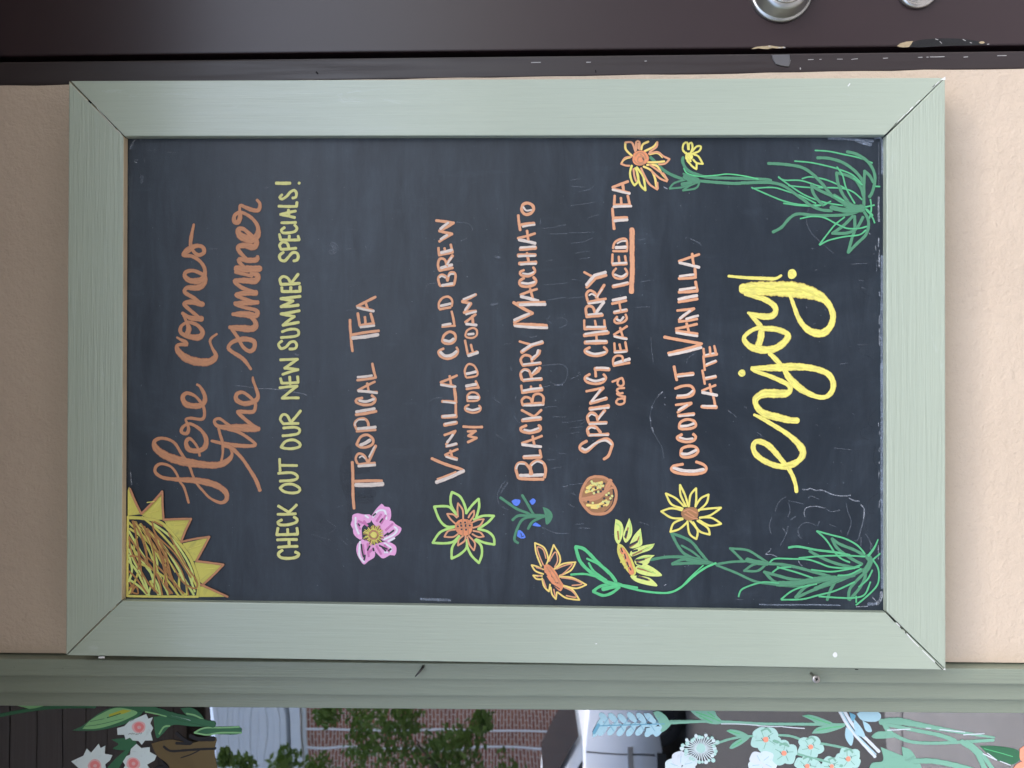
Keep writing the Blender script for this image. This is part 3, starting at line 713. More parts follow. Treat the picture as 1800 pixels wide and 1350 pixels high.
D = cm(740, 840, 5.87).c(CE, 26, '0,1250 300,1262').c(CF, 14, '10,1245 220,1250').c(CF, 10, '800,260 790,180 830,80 880,30', '1250,510 1400,570 1520,570', '1460,95 1520,80', '840,300 900,330', '1030,1215 1050,1220')
D = cm(900, 0, 5).c(CF, 8, '0,1220 120,1218 300,1222', '410,1215 440,1222', '550,1218 610,1215', '1100,1216 1250,1222')
for d_ in chalk_parts:
    if d_.k: d_.done('chalk_mark', board)
    else: d_.bm.free()

# ------------------------------------------------------------------ "Here Comes the summer"
D = Drawing(Y_BD).tile(240, 630, 5)
D.c(OR, 20, '458,1268,20 420,1140 380,1080 350,1010 300,950 220,926,24 172,950,26 165,1000,26 225,1045,28 330,1062,32 500,1072,48 620,1090,54 720,1125,50 785,1180,44 790,1240,34 740,1268,28 650,1230,20 580,1160,20 530,1100,20 495,1030,20 470,960,22 430,890,24 390,830,24 340,750,24 280,712,24 205,703,28 155,735,34 180,800,56 280,865,66 420,908,70 600,935,56 720,935,54 800,900,46 838,850,26 828,800,20 795,768,18')
D.c(OR, 20, '555,855,20 540,790 500,730,22 462,705,30 435,740,34 460,800,42 540,812,40 600,780,42 612,710,38 575,640,28 510,590,26 455,575,24 405,605,26 395,648,28 440,660,30 458,620,28 440,560,20 432,535,20 475,525,24 570,535,26 597,500,26 590,430,24 560,380,24 510,328,24 440,305,32 405,345,36 440,405,48 540,418,46 592,390,40 600,330,34 560,250,24 532,230,20')
D.tile(240, 330, 4.219)
D.c(OR, 14, '300,1110,14 325,1125,20 365,1145,26 372,1165,26 335,1162,24 300,1172,26 312,1215,40 370,1265,54 460,1292,56 545,1288,50 588,1245,34 562,1190,18 545,1140,18 560,1110,18 595,1085,16')
D.c(OR, 20, '370,998,20 330,1030,24 332,1078,28 400,1105,38 465,1108,44 490,1070,32 455,1022,26 405,1000,24 372,995,22', '372,1000,20 388,1045,36 375,1090,40', '372,998,18 350,945,22', '340,930,22 400,965,32 482,972,40', '470,965,20 400,910,26 352,860,26 410,848,36 490,865,38', '480,858,20 420,815,28 358,775,28 375,742,30 450,742,42 500,712,36 508,660,28 480,638,26 420,615,26 368,625,28 358,655,30 395,688,38 460,690,44 500,660,34 505,600,26 470,545,24 410,508,26 345,500,24 385,460,42 440,432,30 490,440,28 500,480,28 460,500,28 425,475,24 402,430,24 405,370,26 425,272,16')
D.done('lettering', board, 'HERE COMES in looping burnt orange script')
D = Drawing(Y_BD).tile(240, 630, 5)
D.c(OR, 20, '660,725,22 750,745,30 880,765,34 1005,770,30 1045,755,26 985,702,26 900,650,26 800,622,24', '830,600,28 795,575,24 730,530,24 685,545,26 700,585,28 760,605,40 900,608,60 1010,615,62 1072,620,40', '1072,615,24 1010,580,30 925,510,30 888,468,28 950,470,34 1025,468,32 1045,425,28 1038,385,26 985,330,26 930,298,28 880,315,34 880,365,38 950,398,40 1040,375,40 1068,330,32 1045,250,24 1025,195,22 1022,165,16', '745,900,20 758,830 755,740,24 735,670 722,615,22', '770,768,26 830,785,36 920,870,28 990,970,28 1050,1070,32 1084,1160,30')
D.tile(240, 330, 4.219)
D.c(OR, 18, '848,1345,18 790,1270,28 700,1210,26 682,1180,26 720,1140,28 800,1122,36 870,1140,32 872,1190,30 838,1212,30 790,1180,24 750,1110,26 698,1035,24', '692,1035,28 780,1042,46 860,1045,46 885,1010,36 850,960,28 780,945,24', '715,938,26 800,938,46 885,948,40 888,910,28 800,888,24 735,865,26', '730,858,28 800,855,36 898,850,32', '880,848,20 800,825,26 738,795,26 800,782,36 885,780,40', '870,770,20 780,740,28 728,692,28 790,688,38 880,690,44 900,650,36 850,635,28', '740,600,44 820,602,48 915,600,42', '855,655,22 735,625,26', '800,590,22 762,550,28 765,528,28 820,538,36 888,535,38 898,510,24', '820,530,20 768,480,28 752,440,30 800,428,40 870,440,44 890,395,32 840,345,28 790,305,28 752,312,34 775,360,50 850,382,60 895,355,44 900,290,28 860,230,24 800,190,24 760,182,24', '760,182,24 728,205,26 724,245,32 750,258,34 768,220,32 765,170,20 770,130,20 800,142,26 860,165,30 905,165,28 915,120,24 893,90,18')
D.done('lettering', board, 'THE SUMMER in looping burnt orange script')

# ------------------------------------------------------------------ "CHECK OUT OUR NEW SUMMER SPECIALS!"
D = Drawing(Y_BD).tile(470, 300, 5)
D.l(GY, 27, '78,110 198,110').c(GY, 26, '278,109 280,110')
D.c(GY, 23, '128,212 108,235 130,250 170,225 200,190 235,172 255,195 250,232 222,240')
D.l(GY, 23, '100,312 256,314 260,278', '240,412 115,385 248,355', '185,345 190,400', '125,458 250,455')
D.c(GY, 23, '150,500 123,522 135,545 180,547 240,535 260,505 240,478')
D.l(GY, 23, '118,608 280,608', '117,608 106,560', '190,605 193,572', '280,606 270,575', '120,692 252,682')
D.c(GY, 23, '120,690 107,655 135,627 175,640 190,688').c(GY, 25, '140,718 108,745 115,782 152,793 185,760 220,722 258,724 272,755 260,785 232,793')
D.l(GY, 25, '120,1000 282,990', '208,990 270,910').c(GY, 23, '120,1000 110,955 140,930 180,945 203,985')
D.l(GY, 25, '132,1062 288,1060', '130,1062 127,1028', '205,1058 206,1025', '288,1058 286,1018', '288,1105 118,1125 225,1145 120,1195 272,1182')
D.tile(470, 530, 5.87)
D.l(GY, 28, '330,95 140,128 278,155 160,245 322,215')
D.c(GY, 26, '152,312 230,287 305,290 325,328 290,358 142,372').c(GY, 27, '150,408 115,440 140,485 190,470 235,422 280,415 303,450 285,485 230,490')
D.l(GY, 27, '135,602 312,595 178,688 318,703 158,752', '150,842 318,835', '148,842 136,795', '236,850 230,778', '318,832 312,775', '128,890 308,872 152,998 322,995', '165,1262 318,1258', '243,1245 342,1128')
D.c(GY, 26, '165,1262 133,1215 160,1167 205,1178 240,1248')
D.tile(470, 740, 5).c(GY, 23, '142,62 240,55 283,75 270,110 200,125 135,130', '120,230 160,180 230,166 283,195 283,225 220,243 150,240 120,228')
D.l(GY, 22, '108,335 112,438', '112,390 260,392').c(GY, 23, '97,460 215,455 265,488 238,518 112,528', '112,590 150,560 220,556 283,590 275,622 220,633 150,622 112,592')
D.l(GY, 23, '92,820 248,815', '97,747 195,808', '180,808 256,738').c(GY, 24, '125,870 92,890 110,912 180,912 253,890 260,862 235,845')
D.l(GY, 24, '82,1000 265,995', '83,1000 93,942', '180,996 178,952', '265,993 260,942', '88,1045 258,1042', '97,1110 263,1102', '190,1045 192,1106').c(GY, 25, '130,1137 97,1165 115,1198 180,1208 250,1198 278,1170 247,1152')
D.done('lettering', board, 'CHECK OUT OUR NEW SUMMER SPECIALS! in pale yellow capitals')

# ------------------------------------------------------------------ "TROPICAL TEA"
D = Drawing(Y_BD).tile(470, 530, 5.87)
D.l(PE, 26, '925,50 1115,-47', '1010,5 1035,75').l(WH, 27, '932,62 1095,98').l(PE, 14, '925,45 1085,85')
D.l(PE, 26, '952,248 1100,226', '953,245 933,122', '1012,235 1006,160', '1095,228 1066,125').l(WH, 24, '962,264 1102,248')
D.l(PE, 26, '853,190 862,350 878,512', '865,345 1150,302').l(WH, 34, '880,376 1140,342')
D.l(PE, 25, '928,812 1118,785 1083,642').l(WH, 23, '932,780 1078,764')
D.l(PE, 24, '935,918 1108,828', '1030,845 1046,925', '1060,935 1130,935').l(WH, 26, '940,922 1130,942')
D.c(PE, 26, '978,995 922,1010 918,1040 990,1066 1080,1058 1115,1010 1078,970').c(WH, 26, '950,1022 1020,1032 1100,1005')
D.l(PE, 28, '915,1168 1122,1132').l(WH, 28, '918,1138 1105,1106')
D.c(PE, 26, '925,1320 905,1285 905,1250 940,1215 1000,1210 1035,1240 1045,1290').c(WH, 16, '905,1280 905,1255 940,1222 1000,1218').l(PE, 24, '922,1340 1115,1325').l(WH, 28, '935,1312 1115,1296')
D.tile(470, 740, 5).c(PE, 22, '785,205 820,140 880,122 928,160 922,205 870,230 820,230 785,207').c(WH, 28, '820,212 865,192 902,168')
D.l(PE, 18, '800,380 945,368').l(WH, 24, '802,396 945,386').c(PE, 20, '790,370 776,330 800,288 850,302 882,365').c(WH, 12, '810,322 832,308 860,332').l(PE, 24, '890,360 952,218').l(WH, 16, '895,315 942,228')
D.l(PE, 24, '746,362 752,560 762,768', '770,530 1005,526').l(WH, 36, '780,562 1012,554')
D.done('lettering', board, 'TROPICAL TEA in orange capitals with white edges')

# ------------------------------------------------------------------ "VANILLA COLD BREW w/ COLD FOAM"
D = Drawing(Y_BD).tile(740, 370, 5.192)
D.l(PE, 24, '140,92 298,114', '292,118 168,186 284,214 168,282').l(WH, 22, '178,168 248,112', '182,262 238,226')
D.l(PE, 22, '165,408 290,382', '165,400 160,342', '222,378 215,345', '288,378 272,312').l(WH, 26, '185,384 282,360')
D.l(PE, 24, '170,548 288,524').l(WH, 26, '185,524 282,496').c(PE, 22, '165,540 155,490 172,442 215,447 240,505').l(PE, 26, '232,492 288,412').l(WH, 18, '238,490 278,430')
D.l(PE, 20, '175,688 300,680').l(WH, 26, '195,684 292,666').c(PE, 22, '170,680 158,620 185,587 225,600 242,640', '242,640 262,572 300,567 316,600 304,668').c(WH, 16, '170,610 190,598 220,612', '250,600 270,580 298,580')
D.l(PE, 22, '172,902 268,884').l(WH, 22, '182,870 268,850').c(PE, 20, '165,892 165,840 200,797 250,787 284,820 280,872')
D.l(PE, 20, '195,1062 310,1052', '306,1052 280,922').l(WH, 20, '197,1046 270,1034')
D.c(PE, 23, '195,1190 210,1140 260,1107 308,1127 313,1180 275,1213 220,1213 195,1192').c(WH, 24, '212,1184 262,1194 298,1172')
D.tile(740, 610, 5.192).c(PE, 21, '205,15 160,40 180,85 240,108 310,85 338,40 325,5').c(WH, 26, '178,48 220,80 278,74 322,42')
D.l(PE, 21, '180,322 328,260', '262,265 275,350').l(WH, 26, '185,342 312,362').l(PE, 12, '180,330 300,350')
D.l(PE, 26, '195,496 322,505', '318,500 305,382').l(WH, 18, '205,500 312,512').l(PE, 34, '197,636 320,632').l(PE, 22, '320,630 318,527').l(WH, 22, '202,632 310,622').l(PE, 34, '217,710 322,690').l(WH, 20, '222,702 315,684')
D.l(PE, 22, '215,803 315,766', '313,768 230,888', '232,908 326,886').l(WH, 22, '240,868 290,802', '238,904 322,882')
D.l(PE, 20, '220,985 335,932', '268,945 288,1008', '222,988 330,1018').l(WH, 18, '230,1000 328,1030')
D.c(PE, 26, '100,1018 210,1065 350,1110 380,1122').l(WH, 32, '142,1234 388,1130').l(PE, 16, '150,1205 318,1140')
D.done('lettering', board, 'VANILLA COLD BREW in orange capitals with white edges')
D = Drawing(Y_BD).tile(740, 370, 5.192)
D.l(PE, 26, '378,830 500,768', '378,832 455,850 395,932 500,918').l(WH, 18, '388,810 492,766', '442,850 402,908', '412,948 502,924')
D.l(PE, 22, '405,1020 498,948', '468,965 475,1035').l(WH, 24, '415,1036 505,1046').c(PE, 18, '405,1140 420,1097 470,1072 508,1090 508,1138 470,1163 420,1158 405,1142').c(WH, 20, '430,1130 480,1126')
D.l(PE, 20, '402,1187 426,1310', '456,1225 474,1290').l(WH, 30, '434,1322 515,1296').l(PE, 10, '420,1310 510,1282')
D.tile(740, 610, 5.192)
D.c(PE, 18, '410,272 400,212 430,158 480,167 510,215 508,262 418,280').l(WH, 24, '418,244 498,226').l(PE, 20, '416,384 528,370', '522,365 500,312').l(WH, 26, '414,356 500,340')
D.c(PE, 18, '425,490 425,442 460,414 508,422 533,460 515,488 425,494').l(WH, 28, '438,460 520,460').c(PE, 18, '435,528 404,547 410,580 470,600 530,588 545,555 530,535').c(WH, 20, '418,562 470,576 532,560')
D.l(PE, 22, '387,726 558,730', '428,770 500,766 432,810 508,830 428,868')
D.done('lettering', board, 'W/ COLD FOAM in small orange capitals')

# ------------------------------------------------------------------ "BLACKBERRY MACCHIATO"
D = Drawing(Y_BD)
D.tile(0, 0, 1).c(PE, 5, '917,366 920,359 928,357 936,361 938,368 933,375 924,377 918,372 917,366').c(WH, 3, '920,364 925,370 934,369')
D.tile(740, 370, 5.192)
D.l(PE, 24, '888,45 905,178').l(PE, 30, '922,130 1030,118').l(WH, 20, '930,146 1036,128')
D.l(PE, 22, '885,253 1040,210', '968,185 980,275').l(WH, 26, '895,268 1042,300').l(PE, 34, '908,352 1045,340').l(WH, 22, '908,340 1042,330').l(PE, 32, '888,410 1042,406', '900,484 1048,474').l(PE, 22, '968,388 984,468').l(WH, 20, '893,418 1040,414', '912,492 1048,486')
D.c(PE, 22, '938,545 905,562 915,590 975,600 1030,575 1040,545 1025,520').c(WH, 16, '930,574 980,580 1028,562').c(PE, 24, '938,617 900,645 910,683 970,695 1035,675 1050,640 1027,610').c(WH, 20, '920,660 980,667 1036,652')
D.l(PE, 22, '910,770 1058,717', '996,715 1020,800').l(WH, 27, '915,785 1068,825').l(PE, 26, '845,840 1018,938 852,1020').l(PE, 20, '880,842 1130,836').l(WH, 30, '905,860 1132,856').l(WH, 22, '852,1000 985,942').l(PE, 30, '855,1042 1145,1052').l(WH, 26, '858,1052 1150,1070')
D.l(PE, 20, '900,1195 1010,1225').l(PE, 32, '920,1292 1008,1232 1108,1205').l(WH, 22, '925,1280 1005,1225 1105,1195')
D.tile(740, 610, 5.192)
D.l(PE, 30, '932,165 1088,147').c(PE, 22, '928,165 910,115 945,75 1000,87 1015,138').l(WH, 26, '1012,108 1058,72 1072,32').l(PE, 18, '1030,112 1080,62 1088,32').l(WH, 14, '935,158 1085,140')
D.l(PE, 30, '935,305 1098,292').c(PE, 24, '922,298 910,242 940,207 985,217 1010,278').l(PE, 28, '1015,250 1068,220 1085,190').l(WH, 14, '1015,240 1060,190', '940,298 1095,282').c(WH, 12, '918,230 945,212 980,222')
D.l(PE, 34, '932,410 1102,387').l(PE, 20, '925,420 915,352', '1005,395 1004,360', '1104,390 1088,348').l(WH, 20, '935,398 1100,374')
D.l(PE, 26, '930,528 1118,512').l(WH, 20, '935,532 1118,525').c(PE, 22, '930,530 920,487 955,457 1000,472 1015,513', '1015,513 1030,442 1080,427 1118,460 1113,518')
D.l(PE, 34, '928,670 1092,652').l(PE, 22, '920,577 1040,638', '1030,638 1098,575').l(WH, 20, '932,660 1088,640').c(PE, 24, '960,717 910,742 930,773 1000,783 1080,763 1092,732 1075,715').c(WH, 18, '942,754 1000,764 1072,740')
D.l(PE, 22, '922,877 1103,812', '1020,815 1034,888').l(WH, 25, '926,890 1094,910').l(PE, 36, '942,1006 1093,1000').l(WH, 18, '942,996 1090,990').l(PE, 22, '1094,998 1085,942')
D.l(PE, 26, '898,1200 1115,1206').l(WH, 28, '905,1172 1120,1166').c(PE, 26, '890,1193 867,1115 890,1062 950,1062 1000,1120 1012,1160', '1000,1160 1005,1075 1060,1037 1115,1057 1138,1120 1128,1188').c(WH, 14, '870,1110 892,1068 945,1068', '1010,1080 1060,1045 1110,1062')
D.done('lettering', board, 'BLACKBERRY MACCHIATO in orange capitals with white edges')

# ------------------------------------------------------------------ "SPRING CHERRY and PEACH ICED TEA"
D = Drawing(Y_BD).tile(1000, 310, 5.192)
D.l(PE, 20, '140,875 212,912').l(PE, 26, '163,1012 243,930 340,903').l(WH, 26, '160,990 232,905 335,876')
D.l(PE, 24, '175,1150 335,1118').c(PE, 22, '170,1132 160,1075 190,1042 235,1062 263,1113').l(PE, 26, '250,1105 322,992').l(WH, 14, '258,1100 302,1030').c(WH, 14, '185,1085 210,1072 240,1090').l(WH, 18, '180,1160 320,1140')
D.l(PE, 30, '163,1278 305,1266').c(PE, 24, '160,1262 155,1205 180,1182 220,1197 240,1250').l(WH, 26, '245,1250 318,1148').l(WH, 16, '175,1262 300,1252')
D.tile(1000, 550, 5.192)
D.l(PE, 32, '145,142 332,140').l(PE, 20, '142,132 140,68', '250,130 238,72', '330,130 323,66').l(WH, 18, '165,128 330,126').l(PE, 32, '142,205 358,180').l(PE, 34, '150,270 342,266').l(PE, 20, '250,195 256,262').l(WH, 18, '150,192 350,165', '160,262 340,256')
D.c(PE, 22, '190,315 145,342 165,373 240,393 320,378 348,345 320,312').c(WH, 20, '162,350 235,375 330,358').c(PE, 22, '190,560 145,592 165,630 240,648 310,633 338,592 317,562').c(WH, 22, '165,597 240,622 320,602').l(PE, 34, '240,512 365,516').l(PE, 22, '240,520 246,580').l(WH, 20, '250,502 360,505')
D.l(PE, 22, '160,715 315,682', '315,687 198,818').l(WH, 22, '208,806 288,702').l(PE, 30, '197,824 342,780').l(WH, 14, '205,812 335,772').l(PE, 36, '195,876 360,852').l(WH, 20, '198,884 362,864')
D.l(PE, 28, '187,1008 342,1000').c(PE, 24, '180,1000 170,950 200,912 245,927 263,978').l(PE, 26, '265,965 328,890').l(WH, 16, '190,1016 342,1010', '272,968 318,905').c(WH, 12, '182,945 205,925 240,938')
D.l(PE, 28, '183,1115 358,1108').c(PE, 26, '180,1110 170,1065 195,1037 245,1042 288,1090').l(WH, 16, '190,1118 358,1116').c(WH, 14, '180,1062 202,1046 240,1055')
D.c(PE, 25, '162,1170 110,1202 102,1240 150,1270 210,1225 280,1167 350,1150 395,1190 385,1240 360,1305 320,1334').c(WH, 20, '120,1235 160,1248 240,1192 330,1163 388,1200')
D.done('lettering', board, 'SPRING CHERRY in orange capitals with white edges')
D = Drawing(Y_BD).tile(1000, 310, 5.192)
D.l(PE, 24, '400,100 538,47', '488,65 500,130').l(PE, 16, '400,110 552,148').l(WH, 24, '402,120 553,156')
D.l(PE, 22, '412,262 560,260', '413,255 418,177', '480,255 475,197', '554,260 537,177').l(WH, 22, '408,278 568,272')
D.l(PE, 24, '398,295 405,390 413,480', '415,380 530,376').l(WH, 26, '418,406 532,396')
D.l(PE, 42, '575,485 576,700 579,890 571,1055').l(PE, 20, '590,495 592,530')
D.c(PE, 20, '403,655 420,602 480,570 523,577 533,640 528,682').l(PE, 20, '405,682 530,682').l(WH, 28, '430,650 518,646').c(WH, 14, '442,612 480,592 520,590')
D.l(PE, 28, '402,806 525,797').l(PE, 20, '395,792 398,712', '460,792 455,732', '524,792 512,727').l(WH, 18, '402,796 525,788').c(PE, 20, '430,842 402,880 420,923 480,933 528,905 528,865 513,842').c(WH, 18, '420,896 480,915 523,888')
D.l(PE, 32, '405,1005 538,976').l(WH, 18, '408,996 536,968').l(PE, 24, '395,1162 522,1134').l(WH, 26, '402,1130 518,1106').l(PE, 30, '415,1242 526,1222').l(WH, 20, '415,1236 522,1216').l(PE, 18, '460,1152 474,1228')
D.c(PE, 20, '440,1282 415,1312 430,1338 490,1333 528,1300 518,1262').c(WH, 20, '440,1305 470,1318 498,1285')
D.tile(1000, 550, 5.192)
D.l(PE, 20, '412,198 530,122', '468,137 490,213').l(PE, 12, '412,205 528,228').l(WH, 20, '416,214 528,238').l(PE, 26, '418,356 528,346').l(PE, 20, '420,350 415,277', '475,345 462,287', '530,345 515,267').l(WH, 16, '418,362 525,354')
D.l(PE, 22, '410,482 552,456').l(WH, 28, '422,462 552,422').c(PE, 20, '405,472 405,422 435,392 485,397 493,438')
D.done('lettering', board, 'PEACH ICED TEA in orange capitals, ICED underlined')
D = Drawing(Y_BD).tile(1000, 550, 5.192)
D.l(PE, 19, '397,628 482,594').c(PE, 19, '485,594 500,630 495,660 465,668 442,645 452,615', '505,765 450,748 440,735', '440,738 492,732', '460,735 438,708 455,690 505,685', '450,785 430,815 458,836 500,825 510,795 485,780 445,790', '508,800 512,762')
D.done('lettering', board, 'AND in small orange letters')

# ------------------------------------------------------------------ "COCONUT VANILLA LATTE"
D = Drawing(Y_BD).tile(1000, 310, 5.192)
D.l(PE, 22, '1005,775 1188,712', '1125,707 1140,815').l(WH, 25, '1012,788 1188,830').l(PE, 24, '1005,932 1158,922', '1155,920 1150,842').l(WH, 20, '1012,912 1138,896').l(PE, 26, '1005,1056 1172,1046').l(PE, 24, '1172,1042 1156,962').l(WH, 22, '1012,1036 1150,1016').l(PE, 24, '1002,1146 1172,1118').l(WH, 26, '1002,1122 1168,1088')
D.l(PE, 22, '990,1225 1143,1207', '1143,1207 1005,1310', '1005,1326 1170,1302').l(WH, 22, '1015,1296 1105,1228', '1072,1302 1178,1272')
D.tile(1000, 550, 5.192)
D.l(PE, 23, '978,145 1168,102', '1075,97 1096,183').l(PE, 24, '980,166 1172,192').l(WH, 22, '982,180 1172,210').c(PE, 26, '872,221 1000,245 1212,282').l(PE, 24, '908,368 1200,292').l(WH, 24, '915,384 1208,316')
D.l(PE, 24, '960,490 985,613').l(PE, 34, '995,572 1132,556').l(WH, 18, '995,580 1135,566').c(PE, 24, '972,690 1040,667 1110,667 1143,710 1120,753 1060,768 987,773').c(WH, 18, '992,756 1080,747 1130,710')
D.l(PE, 22, '977,840 1118,822', '1118,827 993,908').l(WH, 22, '1002,888 1080,842').l(PE, 30, '1002,938 1140,922').l(WH, 18, '1005,942 1140,932').c(PE, 24, '1007,1042 1020,997 1080,972 1140,987 1158,1030 1120,1053 1040,1060 1007,1050').c(WH, 22, '1022,1034 1080,1030 1138,1010')
D.c(PE, 24, '1030,1110 987,1137 1010,1163 1080,1178 1140,1163 1158,1130 1135,1107').c(WH, 18, '1012,1137 1070,1152 1130,1146').c(PE, 25, '1022,1288 1032,1240 1090,1217 1150,1222 1178,1260 1150,1298 1080,1318 1032,1310 1022,1290').c(WH, 24, '1028,1286 1090,1286 1162,1252')
D.tile(1000, 790, 5).c(PE, 24, '1000,130 920,147 902,180 960,208 1080,218 1180,203 1208,165 1180,132 1120,110').c(WH, 27, '922,162 1000,185 1100,190 1182,176')
D.done('lettering', board, 'COCONUT VANILLA in orange capitals with white edges')
D = Drawing(Y_BD).tile(1000, 550, 5.192)
D.l(PE, 32, '1215,855 1345,860').l(PE, 22, '1335,850 1318,760').l(WH, 18, '1220,848 1340,850').l(PE, 20, '1215,710 1338,660', '1285,652 1300,735').l(WH, 26, '1220,726 1350,752').l(PE, 20, '1218,525 1240,648', '1228,395 1240,522').l(PE, 26, '1245,602 1340,582', '1252,480 1342,442').l(WH, 16, '1250,592 1338,574', '1255,470 1340,436').l(PE, 28, '1232,396 1350,376').l(WH, 16, '1235,388 1345,366').l(PE, 20, '1235,390 1228,327', '1290,375 1285,312', '1342,370 1327,302')
D.done('lettering', board, 'LATTE in small orange capitals')

# ------------------------------------------------------------------ "enjoy!"
D = Drawing(Y_BD, wk=1.0).tile(1260, 450, 6)
D.c(YE, 30, '125,212,28 300,228,34 520,238,40 620,238,36 680,205,26').disc(YE, 793, 190, 46, 54).c(YE, 40, '300,400,40 400,425,54 500,455,62 590,510,64 622,565,62 600,620,66 540,640,72 440,630,62 330,600,30', '350,612,40 420,690,54 465,755,60 468,830,72 450,910,72 410,985,56')
D.c(YE, 40, '275,345,110 400,345,148 600,345,156 800,355,172 950,380,150 1080,425,110 1165,490,72 1215,580,66 1225,660,66 1190,755,72 1110,815,86 1000,800,80 920,740,62 860,650,52 818,540,46 790,460,40 770,420,36')
D.c(YE, 50, '480,765,60 620,772,62 735,815,62 748,860,70 690,930,76 600,980,78 480,990,84 370,965,72 300,905,58 292,850,46 360,790,46 440,758,46 500,762,50')
D.c(SY, 15, '300,340 420,330 600,350', '500,390 700,370 900,380', '620,330 800,330 960,380 1090,440')
D.tile(1260, 640, 6)
D.c(YE, 40, '560,-110,50 640,-30,56 710,60,54 760,140,72 840,225,84 940,295,66 1060,345,52 1150,345,52 1212,290,58 1228,200,62 1180,110,66 1080,62,66 950,35,72 800,28,84 650,36,84 500,42,62 370,40,36', '370,50,40 420,80,42 540,120,46 660,170,52 760,225,52 772,280,58 720,310,84 600,310,96 500,312,92 420,355,72 407,410,62 446,480,68 520,530,82 640,560,82 760,590,72 850,595,64', '395,535,30 470,570,42 590,640,48 720,720,52 820,800,62 890,880,78 908,950,72 860,1020,62 760,1070,78 640,1075,62 500,1020,62 412,950,62 384,880,54 402,825,54 460,818,62 540,855,66 620,935,62 690,1020,52 750,1090,48 800,1180,46 830,1270,44 840,1345,40').disc(YE, 265, 95, 39, 37)
D.c(SY, 15, '520,290 620,295 720,290', '480,560 580,570', '760,30 900,40', '700,1080 800,1060')
D.done('lettering', board, 'ENJOY! in large bright yellow script')

# ------------------------------------------------------------------ drawings: the sun in the top corner
D = Drawing(Y_BD).tile(200, 830, 5.627)
for t in ('138,180 150,145 268,415 138,432', '275,420 478,195 492,470 400,470 300,440', '497,478 762,462 668,690 590,600 520,520', '680,705 942,645 820,880 765,880 720,780', '800,890 1082,915 880,1110 850,1080 820,980', '835,1130 910,1130 1128,1232 840,1235'):
    D.fill(SY, t)
D.c(SY, 30, '140,450 300,458 480,510 640,690 760,860 835,1080 832,1225').c(YE, 22, '140,440 136,700 134,1000 134,1225', '134,1225 400,1230 830,1232')
D.c(DK, 9, '160,470 230,472 330,505', '540,590 640,680', '700,740 780,860 850,1060', '840,1160 842,1220')
for t in ('280,445 420,560 600,760 740,980 830,1150', '260,520 450,680 620,920 700,1060 790,1210', '390,510 560,640 700,830 780,1000 770,1100', '160,560 350,700 480,900 640,1150 690,1220', '220,560 340,760 420,950 540,1210', '150,585 250,760 330,900 440,1210', '150,700 280,880 420,1080 460,1210', '150,765 210,900 300,1060 350,1220', '380,760 430,900 400,1020 340,1210', '250,900 380,960 520,1060 640,1220', '150,880 240,1000 340,1210', '150,1060 250,1130 330,1210', '240,1000 200,1100 150,1200', '650,1000 650,1150 720,1210 720,1120', '150,500 300,640 520,880', '330,560 500,740 640,960 700,1100', '600,720 700,900 760,1060 800,1180', '230,640 200,760 260,900', '150,820 180,960 150,1080', '360,1080 420,1180'):
    D.c(rnd.choice((SY, SG, SG)), 20, t)
for t in ('200,490 230,700 250,880 240,960', '270,510 370,730 560,900 680,1080 800,1150 820,1080 700,900 540,600', '380,490 420,620 600,800 760,1040', '150,640 250,780 380,950 580,1200', '160,830 260,850 420,1010 480,1210', '150,660 180,800 260,960 350,1110 440,1200', '320,830 430,930 600,1100 690,1200', '150,980 220,1050 330,1200', '160,1090 190,1160 170,1200 220,1130 240,1200 180,1180 200,1110 150,1150', '430,1010 560,1200', '400,490 480,530'):
    D.c(OG, 15, t)
for k in range(22):
    t0 = rnd.uniform(0.05, 0.95); x0, y0 = 150+330*t0, 480+250*t0*t0; x1, y1 = min(820, x0+rnd.uniform(60, 330)), min(1215, y0+rnd.uniform(380, 640))
    D.c(rnd.choice((OG, OG, SY)), rnd.uniform(8, 12), '%.0f,%.0f %.0f,%.0f %.0f,%.0f' % (x0, y0, (x0+x1)/2+rnd.uniform(-10, 60), (y0+y1)/2-rnd.uniform(0, 40), x1, y1))
D.l(OR, 20, '160,165 272,412 480,190 492,470 765,462 665,690 945,640 815,880 1085,915 880,1115', '860,1112 1125,1232')
D.c(YE, 10, '330,300 400,290', '350,400 440,380', '600,520 700,510', '740,760 860,720', '900,960 1000,950')
D.done('sun_drawing', board, 'quarter sun with scribbled disc and pointed yellow rays')

# pink flower
WV_ = m_marker('bright_white_marker', (0.80, 0.76, 0.80), 0.85)
PD = m_marker('deep_pink_marker', (0.62, 0.19, 0.42), 0.8)
D = Drawing(Y_BD).tile(470, 740, 5)
for t in ('870,900 830,940 832,1040 790,1028 757,990 752,950 732,910 745,870 747,830 790,812 850,822 900,822 915,850 905,890', '905,850 930,810 960,770 1005,727 1030,752 1075,762 1088,820 1078,870 1040,900 990,950 930,900', '1000,930 1060,880 1100,880 1130,910 1178,942 1160,990 1120,1020 1080,1058 1000,1040', '950,1080 1040,1060 1090,1072 1130,1102 1133,1150 1118,1183 1080,1178 1020,1208 980,1183 920,1110', '832,1040 792,1080 782,1130 792,1180 820,1230 850,1262 890,1230 940,1198 945,1150 920,1080 870,1050'):
    D.fill(PK, t, True)
D.c(WV_, 18, '775,850 778,930 802,990', '862,832 886,850', '930,842 970,792 1030,790 1046,860', '1118,932 1140,955 1110,1000 1025,1040', '1030,1075 1085,1112 1080,1148 1032,1155', '815,1062 808,1180 848,1238', '1062,1058 1115,1030')
